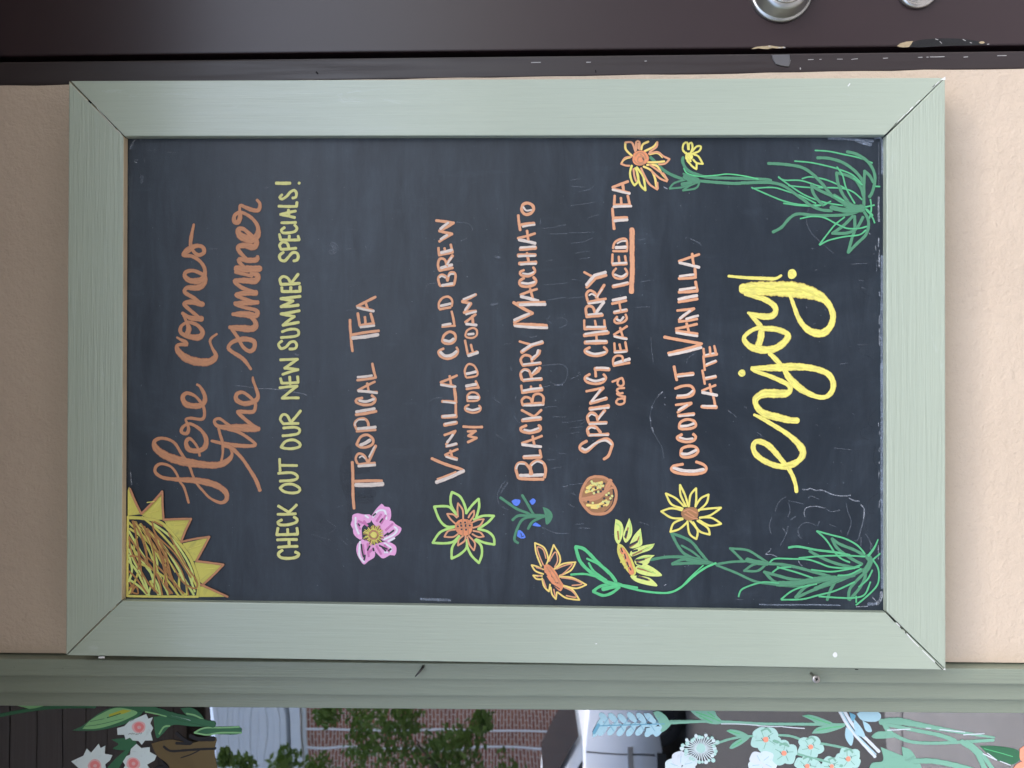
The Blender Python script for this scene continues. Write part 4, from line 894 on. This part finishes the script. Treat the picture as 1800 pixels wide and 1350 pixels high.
D.c(PD, 16, '790,900 815,950', '800,880 850,900 880,920', '850,880 870,910', '960,880 1000,820', '1000,900 1040,830', '1040,960 1100,905', '1030,1090 1070,1150', '960,1100 1000,1170', '840,1090 850,1180', '880,1080 890,1190', '900,1150 930,1120').c(BK, 13, '930,832 950,815', '1058,1002 1110,962', '1030,1010 1060,985', '985,1095 1050,1125', '1010,1112 1040,1142', '825,1085 832,1140 845,1195', '850,1222 858,1180', '880,1135 900,1100', '990,890 1012,860', '1065,1140 1085,1125', '800,905 810,920', '930,1120 935,1140')
for k in range(34):
    a = 2*math.pi*k/34+rnd.uniform(-.05, .05); r = rnd.uniform(70, 96); D.c((SY, YO, BR)[k % 3 if k % 4 else 0], 8, '%.0f,%.0f %.0f,%.0f' % (935+45*math.cos(a), 1000+45*math.sin(a), 935+r*math.cos(a), 1000+r*math.sin(a)))
D.disc(SY, 935, 1000, 52).c(BR, 15, '900,985 925,965 960,975 972,1005 950,1035 915,1030 895,1005').c(OR, 12, '890,1010 910,975 950,965 975,1000', '910,1035 950,1040').disc(YE, 932, 1000, 22)
D.done('flower_drawing', board, 'pink five-petalled flower beside TROPICAL TEA')

# lime and orange flower
D = Drawing(Y_BD).tile(740, 840, 5.87)
D.c(LG, 24, '370,380 315,290 305,210 320,147', '320,147 400,190 450,280 470,365', '465,365 530,280 593,217', '595,217 600,300 570,410', '545,430 640,392 753,392', '753,392 690,460 600,520', '590,528 690,555 750,615 756,688', '756,688 660,670 570,635', '560,640 620,700 628,790 598,878', '598,878 520,800 472,700', '472,640 470,720 400,790 317,832', '317,832 322,720 380,630', '395,600 330,660 240,675 122,670', '122,670 200,560 340,508', '345,503 260,500 190,430 137,297', '137,297 230,292 300,305 365,380')
D.c(PE, 17, '382,400 376,320 382,262', '382,262 430,330 435,420', '490,410 512,370 547,337', '547,337 545,390 510,440', '530,460 590,432 648,427', '648,427 610,490 540,515', '540,547 610,562 648,605', '648,605 590,610 530,580', '495,600 550,660 558,700 546,748', '546,748 500,690 478,610', '460,600 450,650 382,698', '382,698 390,640 432,600', '380,580 330,610 242,608', '242,608 280,550 355,532', '352,470 300,420 270,372', '270,372 330,377 370,410')
D.disc(OC, 445, 510, 92, 92).dots(BK, 11, '410,465 455,460 415,495 460,496 420,530 465,535 380,500 503,492 460,480 412,478')
D.c(OR, 9, '370,480 520,470', '365,520 520,515', '430,430 435,590', '480,430 490,590')
D.done('flower_drawing', board, 'lime outlined flower with an orange star beside VANILLA COLD BREW')

# blue bells
D = Drawing(Y_BD).tile(740, 840, 5.87)
for t in ('935,240 970,220 1025,230 1015,270 985,290 950,270', '1120,240 1155,210 1185,235 1165,270 1140,275', '1150,490 1180,460 1240,500 1190,500', '990,600 1005,540 1045,555 1080,615 1030,625'): D.fill(BL, t, True)
D.c(DG, 26, '820,205 900,260 990,320 1090,360 1160,390 1280,395', '1045,180 1100,270 1150,360 1180,400', '945,435 1000,392 1090,390 1180,400', '1000,670 965,640 980,560 1030,450 1090,410 1180,400', '1105,525 1150,455 1230,412 1280,395').c(DG, 40, '1130,390 1260,395').fill(DG, '1255,300 1310,320 1350,360 1358,410 1322,470 1290,478 1282,420 1275,370', True)
D.c(BK, 6.8, '1030,570 1040,600', '1035,610 1060,600')
D.done('flower_drawing', board, 'small blue flowers on a green stem')

# orange and yellow sunflower, low in the group
D = Drawing(Y_BD).tile(740, 840, 5.87)
yl = ('1240,910 1190,780 1175,672', '1175,672 1270,720 1312,830 1295,890', '1312,860 1340,780 1368,692', '1368,692 1430,800 1430,880 1375,940', '1262,945 1190,912 1142,900', '1142,900 1180,960 1262,992', '1250,1012 1200,1010 1158,1007', '1158,1007 1190,1042 1242,1047', '1250,1035 1270,1120 1320,1172', '1320,1172 1332,1100', '1340,1130 1352,1200 1392,1252', '1392,1252 1402,1180', '1380,940 1470,885 1595,870', '1595,870 1545,955 1430,1010', '1430,1020 1560,1030 1706,1103', '1706,1103 1600,1140 1470,1110', '1470,1120 1560,1150 1635,1260', '1635,1260 1500,1240 1410,1180')
D.c(YO, 16, *yl)
D.c(PE, 13, '1262,900 1220,800 1200,715 1260,740 1290,830', '1325,860 1370,780 1395,770 1410,850 1380,920', '1250,940 1190,925', '1262,1050 1290,1130', '1370,1150 1385,1220', '1400,940 1480,905 1560,890 1500,960 1440,1010', '1450,1030 1580,1050 1660,1095 1560,1110', '1480,1130 1560,1170 1600,1230 1500,1215', '1240,1005 1200,1020')
D.fill(OC, '1268,905 1300,890 1350,918 1400,980 1442,1060 1470,1110 1440,1170 1380,1122 1320,1052 1275,970', True)
D.c(BK, 8.5, '1300,1040 1340,1080', '1350,1095 1430,1145', '1285,985 1300,1010', '1345,1010 1355,1025', '1385,1080 1415,1085', '1320,960 1330,965').c(OR, 9, '1300,920 1340,990 1400,1090', '1330,920 1400,1020 1440,1110')
D.done('flower_drawing', board, 'orange and yellow sunflower with a long orange centre')

# round orange drawing and leafy sunflower stem
D = Drawing(Y_BD).tile(1000, 790, 5)
D.disc(BR, 256, 402, 140, 158).c(OR, 24, '230,238 310,248 370,292 408,350 415,420 390,498 330,557 240,568 180,548 122,480 102,430 122,340 172,262 230,238').c(OR, 40, '115,440 220,420 310,375 350,310 362,275').c(OR, 18, '150,455 260,430 360,345 400,340')
D.c(YO, 22, '160,340 210,310 290,290', '150,375 220,350 290,320', '160,490 250,490 330,450', '200,510 280,510 340,480').c(BR, 14, '200,475 260,470', '260,520 320,500').dots(BK, 11, '205,300 262,318 235,340 190,350 310,300 240,375 300,350 350,400 320,470 290,500 170,460 280,370 370,440 310,430').dots(GY, 11, '222,300 275,335 160,365 205,362 330,400 300,460 255,500 210,470 350,460 200,282 208,298 250,298 262,320 220,385 258,372 300,320 190,330 350,385 365,430 330,460 380,410 345,470 180,345 240,310 280,300')
D.done('fruit_drawing', board, 'round orange fruit cut open with yellow seeds')

D = Drawing(Y_BD).tile(1000, 790, 5)
D.c(DG, 24, '720,970 850,947 1000,945 1130,962 1260,1000', '900,735 960,850 1020,920 1130,970', '900,735 1060,800 1150,900 1222,988', '910,1005 1000,967 1100,975', '910,1008 1050,1000 1230,1000').c(DG, 36, '1040,965 1130,985 1220,995').c(DG, 18, '990,845 1080,895 1150,950')
for t in ('410,612 460,640 480,720 440,830 405,790 400,700', '530,602 555,680 550,760 500,820 475,760 500,680', '630,692 640,760 640,840 560,870 530,850 570,760', '755,827 720,880 640,910 550,940 540,900 640,850', '755,930 720,960 690,1010 600,1020 580,970 660,930', '690,1012 760,1052 818,1110 700,1112 600,1080 590,1030', '600,1110 690,1122 740,1152 775,1203 640,1180 570,1150 540,1110'): D.fill(SG, t, True)
D.fill(SY, '430,830 470,840 530,920 570,1000 592,1080 560,1112 520,1080 460,990 425,900', True)
D.c(BR, 13, '430,720 437,790', '520,690 500,780', '622,765 590,820 535,858', '700,862 560,930', '712,942 595,990', '605,1045 740,1080', '620,1115 705,1150').c(BK, 17, '510,720 495,770', '600,810 530,845', '600,885 560,895', '590,975 660,965', '600,1120 690,1145', '640,1010 600,1000')
D.c(LG, 9, '415,650 450,680 450,760', '540,640 540,740', '630,720 620,830', '740,840 650,890', '610,960 720,940', '620,1030 760,1090').c(OC, 40, '465,880 500,940 540,1040 550,1085').c(SY, 12, '440,930 480,930', '455,990 500,980', '490,1040 530,1020').c(BK, 10.2, '458,865 470,900', '490,920 500,960', '510,990 525,1030', '535,1040 545,1060')
D.c(MG, 28, '60,860 100,985 200,1085 340,1175', '60,856 140,880 260,1000 360,1090 412,1160').c(MG, 18, '160,960 260,1010 350,1090', '175,1000 220,1070 330,1150').c(MG, 24, '215,1245 280,1202 400,1178 460,1190', '215,1250 300,1283 380,1260 442,1212').c(MG, 34, '300,1228 440,1195', '340,1170 420,1190').c(MG, 18, '20,1100 140,1095 250,1120', '440,1192 560,1225 700,1252 870,1260 980,1215 1100,1110 1200,1040 1290,1000', '460,1190 600,1215').c(MG, 10, '1000,1195 1080,1110 1180,1020')
D.done('flower_drawing', board, 'yellow sunflower seen from the side on a green leafy stem')

D = Drawing(Y_BD).tile(1000, 790, 5)
D.c(YE, 17, '1030,500 982,400 977,312', '977,312 1020,400 1050,500', '1055,500 1070,400 1118,342', '1118,342 1120,430 1112,503', '1112,503 1160,430 1228,397', '1228,397 1210,470 1140,540', '1140,532 1230,520 1338,512', '1338,514 1240,580 1150,600', '1150,600 1250,600 1338,652', '1338,654 1240,670 1145,622', '1130,627 1220,690 1238,748', '1238,748 1150,720 1092,640', '1062,622 1130,710 1120,788', '1120,788 1060,740 1042,632', '1040,640 970,700 892,724', '892,724 920,650 1000,612', '1000,607 900,600 812,545', '812,545 900,517 1000,537', '1000,520 900,480 852,387', '852,387 940,430 1012,500')
D.disc(BR, 1066, 566, 76, 62).c(OR, 12, '1010,545 1060,530 1120,560', '1020,570 1080,600 1130,610', '1040,550 1100,590')
D.done('flower_drawing', board, 'yellow outlined flower with a brown centre')

# ------------------------------------------------------------------ top right corner flowers
D = Drawing(Y_BD).tile(1070, 240, 6.667)
D.c(DG, 34, '490,245 560,310 640,390 740,450 870,500', '872,245 868,300 920,390 1050,450 1200,480 1500,490 1800,500 1900,515', '1060,520 1300,540 1500,550 1800,535 1900,520').c(DG, 22, '715,605 770,545 900,505', '715,610 860,595 950,560', '870,630 960,570 1040,540', '870,632 1010,610 1055,560 1050,500 980,470 875,435').c(DG, 70, '900,470 960,500 1020,520').c(DG, 40, '860,560 960,540').c(MG, 14, '880,372 920,430 1050,465 1250,455 1400,440 1600,465 1750,500')
D.done('stem_drawing', board, 'green stems of the corner flowers')
D = Drawing(Y_BD).tile(1070, 240, 6.667)
D.c(YO, 24, '272,225 200,150 196,72', '382,150 400,92 465,60', '420,172 520,122 570,66', '650,292 540,302 460,300', '450,332 560,342 620,430 688,508', '545,500 560,600', '410,352 500,400 545,500 562,600')
D.c(YE, 24, '330,360 400,460 420,540 430,630', '430,630 372,570 340,470 322,370', '270,342 250,430 270,520 302,572', '302,572 345,520 340,440 312,370')
D.c(PE, 22, '196,70 272,72 310,170', '322,160 322,62 360,62 360,150', '345,80 348,140', '570,68 560,120 480,180', '470,202 570,182 640,230 712,265', '712,265 660,318 590,326', '500,402 600,490 682,525', '688,510 640,430', '570,620 480,560 420,460 380,372', '575,610 570,540', '242,342 200,340 147,320', '147,320 190,252 262,240', '290,380 300,460 320,520', '480,330 640,440')
D.c(YO, 10, '150,305 200,265 250,250', '480,215 570,200 630,250').disc(OC, 370, 252, 96, 92).c(OR, 13.5, '310,230 350,190 410,200 440,260', '370,210 420,260 390,310 340,290 350,240 390,240', '300,280 340,320 420,320').c(BK, 13.6, '400,250 408,275')
D.done('flower_drawing', board, 'orange and yellow flower in the top right corner')
D = Drawing(Y_BD).tile(1070, 240, 6.667)
D.c(YE, 22, '900,195 867,150 880,85 920,70 932,150', '940,150 940,92 970,72 982,130 960,192', '980,172 1030,117 1080,117 1060,170 980,202', '1000,212 1050,232 1103,320', '1103,320 1030,310 990,270', '920,282 980,350 1028,383', '1028,383 1032,315').disc(YE, 940, 235, 46, 50).c(YE, 24, '905,190 960,290').l(CH, 14, '645,592 685,612').c(SY, 12, '930,260 950,275')
D.done('flower_drawing', board, 'small plain yellow flower beside the orange one')
# ------------------------------------------------------------------ grass tufts
D = Drawing(Y_BD, wk=0.96).tile(1310, 240, 6.136)
D.c(MT, 18, '755,150 900,160 1050,190 1230,230 1370,285', '535,265 700,280 850,310 1000,350 1150,410 1250,500', '615,455 700,435 850,460 980,510 1080,560', '360,435 420,470 600,475 780,530 850,550', '360,440 470,520 620,620 760,680 900,720 1100,750', '470,530 700,550 1000,555 1150,590 1260,680', '70,550 250,630 400,690 560,730 720,740 850,740', '80,560 300,550 450,590 600,640 760,720', '415,720 600,745 800,745 920,700')
D.c(DG, 36, '-40,500 200,495 330,505 430,540 540,620 640,690 700,740 820,790 930,800', '250,290 420,300 600,330 720,400 830,510 940,640 1080,720', '780,230 900,235 1050,280 1180,370 1260,470 1280,560', '1100,165 1200,190 1310,260 1380,360 1400,470 1370,600 1340,650', '1285,372 1340,420 1380,490', '1290,372 1280,500 1280,640 1280,760', '985,395 1000,500 1050,620 1120,720', '985,392 1100,420 1190,470 1250,560 1275,640', '715,522 730,600 780,680 840,740', '715,527 800,580 930,640 1080,720', '300,1030 390,980 480,880 570,835 750,850 1000,850 1150,830 1250,790', '1180,860 1180,1000 1150,1100 1110,1250', '1110,1250 1210,1150 1300,1060 1330,960 1320,880 1280,810', '1160,860 1060,960 940,1045', '940,1045 1100,1040 1200,990 1270,870')
D.c(DG, 90, '1090,725 1160,770 1260,775').c(DG, 56, '930,765 1100,800 1240,790', '960,640 1090,730')
D.c(MT, 19, '595,885 720,862 850,875 980,940 1100,990 1230,990 1310,970', '800,1165 880,1060 970,950 1070,870', '805,1170 900,1120 1070,1080 1230,1060 1300,1010', '990,330 1050,420 1090,560 1180,720', '1300,760 1390,740', '1350,680 1360,780 1340,880', '1300,780 1370,870 1395,930', '1410,538 1450,540', '850,740 920,700', '960,640 1060,690', '1170,450 1260,520').c(MT, 30, '1310,790 1370,850')
D.done('grass_drawing', board, 'green grass tuft under the corner flowers')
D = Drawing(Y_BD, wk=0.98).tile(1260, 850, 6)
D.c(DG, 28, '140,682 200,740 270,810', '140,685 320,702 440,770 530,830', '290,920 370,862 450,840', '290,920 430,920 520,850', '0,862 200,940 400,1030 600,1062 750,1080 900,1080', '-10,852 150,827 300,820').c(DG, 54, '320,805 430,832 530,842').c(DG, 34, '550,845 700,855 870,890 1050,940 1200,980', '500,932 640,970 800,1010 1000,1020 1150,980', '512,942 600,1030 700,1060', '980,712 1100,780 1250,840 1450,890', '1215,582 1270,680 1400,780 1530,850', '1215,582 1300,640 1450,700 1560,760', '830,1200 940,1090 1100,1030 1250,1010', '840,1205 1000,1130 1200,1060 1400,980 1560,900', '1165,1225 1200,1120 1260,1020', '1390,1220 1400,1120 1460,1040 1540,960', '1400,1225 1500,1110 1560,1000 1570,920', '1160,980 1300,990 1450,970').c(DG, 64, '640,1058 850,1050 1050,1012 1250,1000', '1590,770 1620,810 1600,870 1560,930').c(DG, 50, '1040,1110 1200,1040 1280,1010')
D.c(MT, 20, '760,675,26 860,665,26 1050,700 1250,725 1400,755', '1055,502 1150,590 1240,720 1310,790 1400,830', '1060,502 1200,540 1350,580 1480,650 1560,740', '560,830 620,792 800,795 950,800 1060,830 1200,880 1400,890 1520,860', '870,785 1100,765 1350,760 1560,770', '590,935 660,890 780,880', '640,880 850,940 1010,995', '1000,910 1200,930 1350,910 1500,880', '230,1190 260,1120 370,1070 500,1040 650,1050', '680,1220 780,1140 900,1090 1050,1060', '685,1225 900,1220 1060,1180 1250,1130 1450,1040', '1080,1190 1300,1205 1450,1205 1560,1170 1620,1040', '1700,592,14 1660,680,24 1600,760,30', '1720,740 1650,800', '1650,810 1700,890 1710,1000 1680,1090 1570,1200 1470,1280', '1640,915 1590,1010 1500,1090', '1280,970 1400,960 1520,900', '1470,1190 1470,1250').c(CF, 9, '1570,530 1620,620 1620,690', '1620,620 1640,660 1620,700')
D.done('grass_drawing', board, 'green grass tuft in the bottom left corner')

# ================================================================== flowers painted on the outside of the glass
WG = m_marker('dark_leaf_paint', (0.035, 0.135, 0.065), 0.58, streak=1.5)
WL = m_marker('light_leaf_paint', (0.22, 0.46, 0.20), 0.58, streak=1.5)
WY = m_marker('leaf_yellow_paint', (0.45, 0.45, 0.05), 0.58, streak=1.5)
WW = m_marker('petal_white_paint', (0.60, 0.70, 0.70), 0.71, streak=1.5)
WP = m_marker('petal_pink_paint', (0.72, 0.42, 0.42), 0.68, streak=1.5)
WR = m_marker('petal_rose_paint', (0.72, 0.22, 0.22), 0.63, streak=1.5)
WO = m_marker('olive_paint', (0.12, 0.085, 0.035), 0.53, streak=1.5)
WK = m_marker('twig_black_paint', (0.012, 0.012, 0.015), 0.78, streak=1.5)
WM = m_marker('mint_petal_paint', (0.40, 0.62, 0.55), 0.68, streak=1.5)
WC = m_marker('pale_blue_paint', (0.37, 0.57, 0.63), 0.66, streak=1.5)
WT = m_marker('mid_mint_paint', (0.19, 0.40, 0.29), 0.63, streak=1.5)
WS = m_marker('coral_paint', (0.80, 0.30, 0.19), 0.68, streak=1.5)
WV = m_marker('pale_white_paint', (0.62, 0.67, 0.70), 0.68, streak=1.5)
def gl(): return Drawing(Y_GL)
# left group
D = gl().tile(0, 1130, 6)
D.c(WG, 34, '-60,772 0,765 200,727 450,690 700,674 1000,672').fill(WL, '150,655 500,655 330,702')
D.fill(WG, '760,925 860,880 940,820 1050,740 1200,680 1480,668 1500,740 1380,830 1200,890 1000,925', True).fill(WL, '868,908 950,820 1060,752 1200,690 1330,693 1450,735 1350,800 1150,875 1000,907', True).fill(WY, '1150,755 1300,703 1390,715 1300,748 1150,782').l(WG, 9, '1130,790 1270,745').c(WG, 5, '900,880 1050,860 1300,800', '950,830 1100,800')
D.c(WG, 60, '1450,690 1600,700 1800,760 2050,820 2250,860')
D.done('painted_leaf', pane, 'long light green leaf with a yellow stripe')
D = gl().tile(240, 1130, 5)
D.fill(WO, '130,885 300,850 480,880 690,830 685,960 690,1300 200,1300 290,1100 180,990', True)
D.c(WO, 10, *['%d,%d %d,%d' % (200+k*30, 900+k*8, 300+k*34, 1000+k*25) for k in range(9)])
D.c(WK, 26, '350,795 430,860 480,880').c(WK, 22, '350,882 470,888').c(WK, 34, '475,820 545,845 680,845').c(WK, 18, '240,912 300,950 420,945 560,935 690,930').c(WK, 9, '390,1010 480,980 560,940').fill(WK, '215,1025 235,1080 180,1085 120,1150 330,1150 280,1090', True)
D.done('painted_branch', pane, 'olive brown patch with black twigs')
D = gl().tile(240, 1130, 5)
D.fill(WG, '150,650 300,640 480,680 630,730 500,735 320,722 230,800 180,838 160,770', True).fill(WG, '385,575 480,570 560,620 605,700 560,685 450,645', True).fill(WG, '505,790 640,745 900,740 900,800 740,805', True)
D.c(WL, 14, '440,622 520,640 610,690', '510,788 600,748 750,745 900,740', '510,790 620,808 740,790 920,790', '200,800 240,740 290,730', '80,605 180,625 260,645').l(WV, 12, '310,640 470,680')
D.done('painted_leaf', pane, 'dark green leaves beside the white flowers')
for i, (poly, cxy, lab) in enumerate((
    ('1235,900 1310,880 1370,820 1450,790 1540,750 1565,800 1612,785 1585,850 1615,900 1590,950 1610,1030 1530,1030 1495,1075 1460,1035 1400,1030 1370,1000 1325,1020 1310,970 1240,970', (1465, 890), 'white flower with rose ring nearest the frame'),
    ('750,1250 880,1190 915,1115 960,1160 1040,1065 1060,1110 1110,1085 1105,1170 1185,1185 1160,1240 1110,1280 1120,1340 1180,1420 1060,1400 1000,1500 940,1420 830,1440 850,1340', (1000, 1295), 'white flower with rose ring, partly below the frame'),
    ('1275,1220 1370,1180 1380,1120 1440,1065 1490,1110 1580,1100 1580,1150 1650,1190 1630,1240 1550,1285 1580,1330 1500,1420 1440,1380 1380,1430 1350,1350 1290,1350 1320,1290', (1405, 1272), 'white flower with rose ring beside the twigs'))):
    D = gl().tile(0, 1130, 6)
    if i == 0: D.fill(WG, '1175,1020 1290,1005 1380,1010 1440,1060 1330,1130 1190,1115 1250,1070', True).fill(WG, '1120,1330 1200,1240 1300,1150 1400,1080 1330,1200 1250,1330 1180,1500 1060,1500', True)
    D.fill(WW, poly)
    x, y = cxy
    D.disc(WP, x, y, 72, 66).disc(WR, x, y, 52, 48).disc(WP, x+3, y+2, 20, 18)
    D.c(WK, 4, *['%d,%d %d,%d' % (x-110+k*16, y+72+rnd.randint(-8, 8), x-98+k*16, y+66+rnd.randint(-8, 8)) for k in range(9)])
    D.done('painted_flower', pane, lab)
# pale blue leaf spray
D = gl().tile(840, 1130, 5)
def ell(D, mat, x, y, L, w, ang):
    a = R(ang); ca_, sa_ = math.cos(a), math.sin(a)
    D.fill(mat, ' '.join('%.1f,%.1f' % (x+ca_*L/2*math.cos(t)-sa_*w/2*math.sin(t)*(1-0.25*math.cos(t)), y+sa_*L/2*math.cos(t)+ca_*w/2*math.sin(t)*(1-0.25*math.cos(t))) for t in [2*math.pi*k/18 for k in range(18)]))
for k in range(7):
    x = 1110+k*82
    ell(D, WC, x, 668+rnd.randint(-12, 8), 120, 52, 48); ell(D, WC, x-10, 772+rnd.randint(-8, 12), 120, 54, -50); ell(D, WC, x+30, 720, 90, 34, rnd.randint(-25, 25))
for t in ('1540,610 1590,600 1650,640 1690,700 1700,712 1660,760 1620,785 1605,770 1620,740 1590,700', ): D.fill(WT, t, True)
for t in ('1480,750 1560,735 1605,740 1590,800 1530,805 1475,810', '1460,615 1520,640 1570,690 1520,700 1470,650'): D.fill(WC, t, True)
D.fill(WC, '1020,770 1050,700 1090,660 1100,740 1060,800 1010,830', True)
blue_s = m_marker('blue_vein_paint', (0.14, 0.36, 0.48), 0.58, streak=1.5)
D.c(blue_s, 8, '1060,730 1300,722 1640,712').c(blue_s, 4, *['%d,715 %d,%d' % (1110+k*45, 1150+k*45, 715+(60 if k % 2 else -60)) for k in range(11)]).c(blue_s, 26, '1020,790 1060,720').c(WT, 22, '1690,705 1900,694 2000,690')
D.done('painted_leaf', pane, 'pale blue leaf spray')
# mint stems and leaves
D = gl().tile(1140, 1130, 5)
D.c(WT, 24, '190,692 450,690 700,696 1000,712 1400,715 1720,720').c(WT, 20, '560,900 700,850 830,825 960,818 1100,812 1250,820 1400,870 1550,890 1700,920 1850,960').c(WT, 22, '1100,860 1230,910 1300,970 1400,1000 1550,1040 1700,1080')
for t in ('360,590 560,590 600,640 645,690 620,715 520,705 420,645', '1348,642 1420,632 1540,670 1620,710 1500,728 1440,685', '1435,797 1480,747 1600,720 1725,722 1700,748 1560,792', '685,775 720,760 820,780 890,828 800,826 730,800', '710,925 740,882 830,832 890,830 820,890 735,932'): D.fill(WT, t, True)
D.c(MG, 8, '420,610 560,660 630,690', '520,610 580,650', '1380,642 1500,680 1600,712', '1480,770 1600,745 1700,735', '700,772 800,800', '740,910 820,860', '450,640 560,700').l(WV, 8, '640,712 960,725', '960,728 1180,735', '1180,738 1370,752')
D.done('painted_leaf', pane, 'mint green stems with paired leaves')
D = gl().tile(1140, 1130, 5)
for k in range(30):
    a = 2*math.pi*k/30; r = rnd.uniform(110, 175); x, y = 460+r*math.cos(a), 930+r*0.85*math.sin(a)
    D.c(WW, 8, '460,930 %.0f,%.0f' % (x, y)).disc(WM if k % 3 else WW, x, y, rnd.uniform(12, 20), n=9)
D.disc(WM, 460, 925, 40).done('painted_flower', pane, 'spiky round seed head in pale mint')
def mintflower(cx_, cy_, r, mat, lab, rot=0.3, core=True):
    D = gl().tile(1140, 1130, 5)
    for k in range(5):
        a = rot+2*math.pi*k/5; D.disc(mat if k % 2 else (WM if mat is WM else WW), cx_+r*0.56*math.cos(a), cy_+r*0.5*math.sin(a), r*0.52, r*0.46, wob=0.10)
    for k in range(5):
        a = rot+2*math.pi*k/5; D.c(WT if mat is WM else WC, 5, '%.0f,%.0f %.0f,%.0f' % (cx_+r*0.25*math.cos(a), cy_+r*0.25*math.sin(a), cx_+r*0.7*math.cos(a+.2), cy_+r*0.65*math.sin(a+.2)))
    D.c(WT, 14, '%.0f,%.0f %.0f,%.0f %.0f,%.0f' % (cx_-r*.3, cy_-r*.6, cx_+r*.1, cy_-r*.75, cx_+r*.35, cy_-r*.5)) if mat is WM else None
    if core: D.disc(WS, cx_, cy_, r*0.2, r*0.2).c(WK, 4, '%.0f,%.0f %.0f,%.0f' % (cx_-r*.3, cy_-r*.1, cx_-r*.15, cy_+r*.1), '%.0f,%.0f %.0f,%.0f' % (cx_+r*.2, cy_-r*.25, cx_+r*.28, cy_-r*.05))
    D.done('painted_flower', pane, lab)
mintflower(1030, 850, 128, WM, 'mint flower under the paired leaves')
mintflower(1190, 970, 118, WM, 'mint flower with a coral eye in the middle of the spray', 0.9)
mintflower(1425, 915, 112, WM, 'mint flower on the upper stem', 0.1)
mintflower(1755, 1020, 112, WM, 'mint flower beside the white strokes', 0.6)
mintflower(1395, 1085, 112, WM, 'mint flower under the upper stem', 1.1)
mintflower(1610, 1085, 96, WM, 'mint flower low on the stem', 0.4)
mintflower(1000, 1060, 125, WV, 'white petalled flower under the mint spray', 0.2, False)
mintflower(290, 1085, 140, WV, 'white flower beside the seed head', 0.7, False)
# two long white strokes, big mint leaves and coral flower
D = gl().tile(1440, 1130, 5)
D.c(WV, 26, '175,590 260,740 380,880 490,1000', '215,590 310,740 430,860 525,955')
D.c(WC, 10, '195,600 290,760 400,880 500,980')
for t in ('330,625 380,600 510,605 545,650 500,692 380,682', '380,682 440,720 462,780 410,772', '235,740 280,780 302,830 280,905 230,830', '300,660 380,760 400,830 320,790'): D.fill(WC, t, True)
D.fill(blue_s, '265,612 320,640 290,690', True)
D.done('painted_flower', pane, 'pale blue flower crossed by two white strokes')
D = gl().tile(1440, 1130, 5)
D.c(WT, 40, '545,695,50 700,690,60 900,725,44 1150,770,30 1400,812,22 1540,832,16', '560,690 600,760 660,810,34 800,868,28 1000,882,26 1250,872,28 1530,855,26', '600,720,30 800,760,30 1050,810,34 1190,860,40').fill(WT, '458,822 520,780 650,788 662,830 500,842', True).fill(WT, '540,915 700,980 850,1040 900,1100 900,1300 460,1300 450,1075 560,1035', True).fill(WT, '725,912 800,940 850,1010 842,1060 750,1030', True)
D.c(WT, 44, '840,1040 1000,1040 1200,1078 1350,1120', '1255,870 1380,960 1460,1120').c(WT, 36, '1300,870 1430,980 1530,1120')
D.c(WV, 9, '600,768 800,758', '940,750 980,752', '1060,762 1280,785', '1270,808 1450,798', '1440,975 1560,1030')
D.done('painted_leaf', pane, 'large mint leaves curling beside the white strokes')
D = gl().tile(1440, 1130, 5)
D.fill(WG, '1408,905 1560,908 1740,940 1772,1010 1700,1070 1600,1050 1500,990', True).c(MG, 6, '1450,930 1600,970 1700,1000').c(WV, 7, '1480,970 1560,1030', '1590,1040 1680,1075')
D.fill(WS, '1700,1110 1740,1065 1800,1045 1900,1080 1900,1250 1720,1250', True).fill(WS, '1765,930 1830,910 1860,1060 1770,1030', True)
D.done('painted_flower', pane, 'coral flower at the lower edge of the glass')
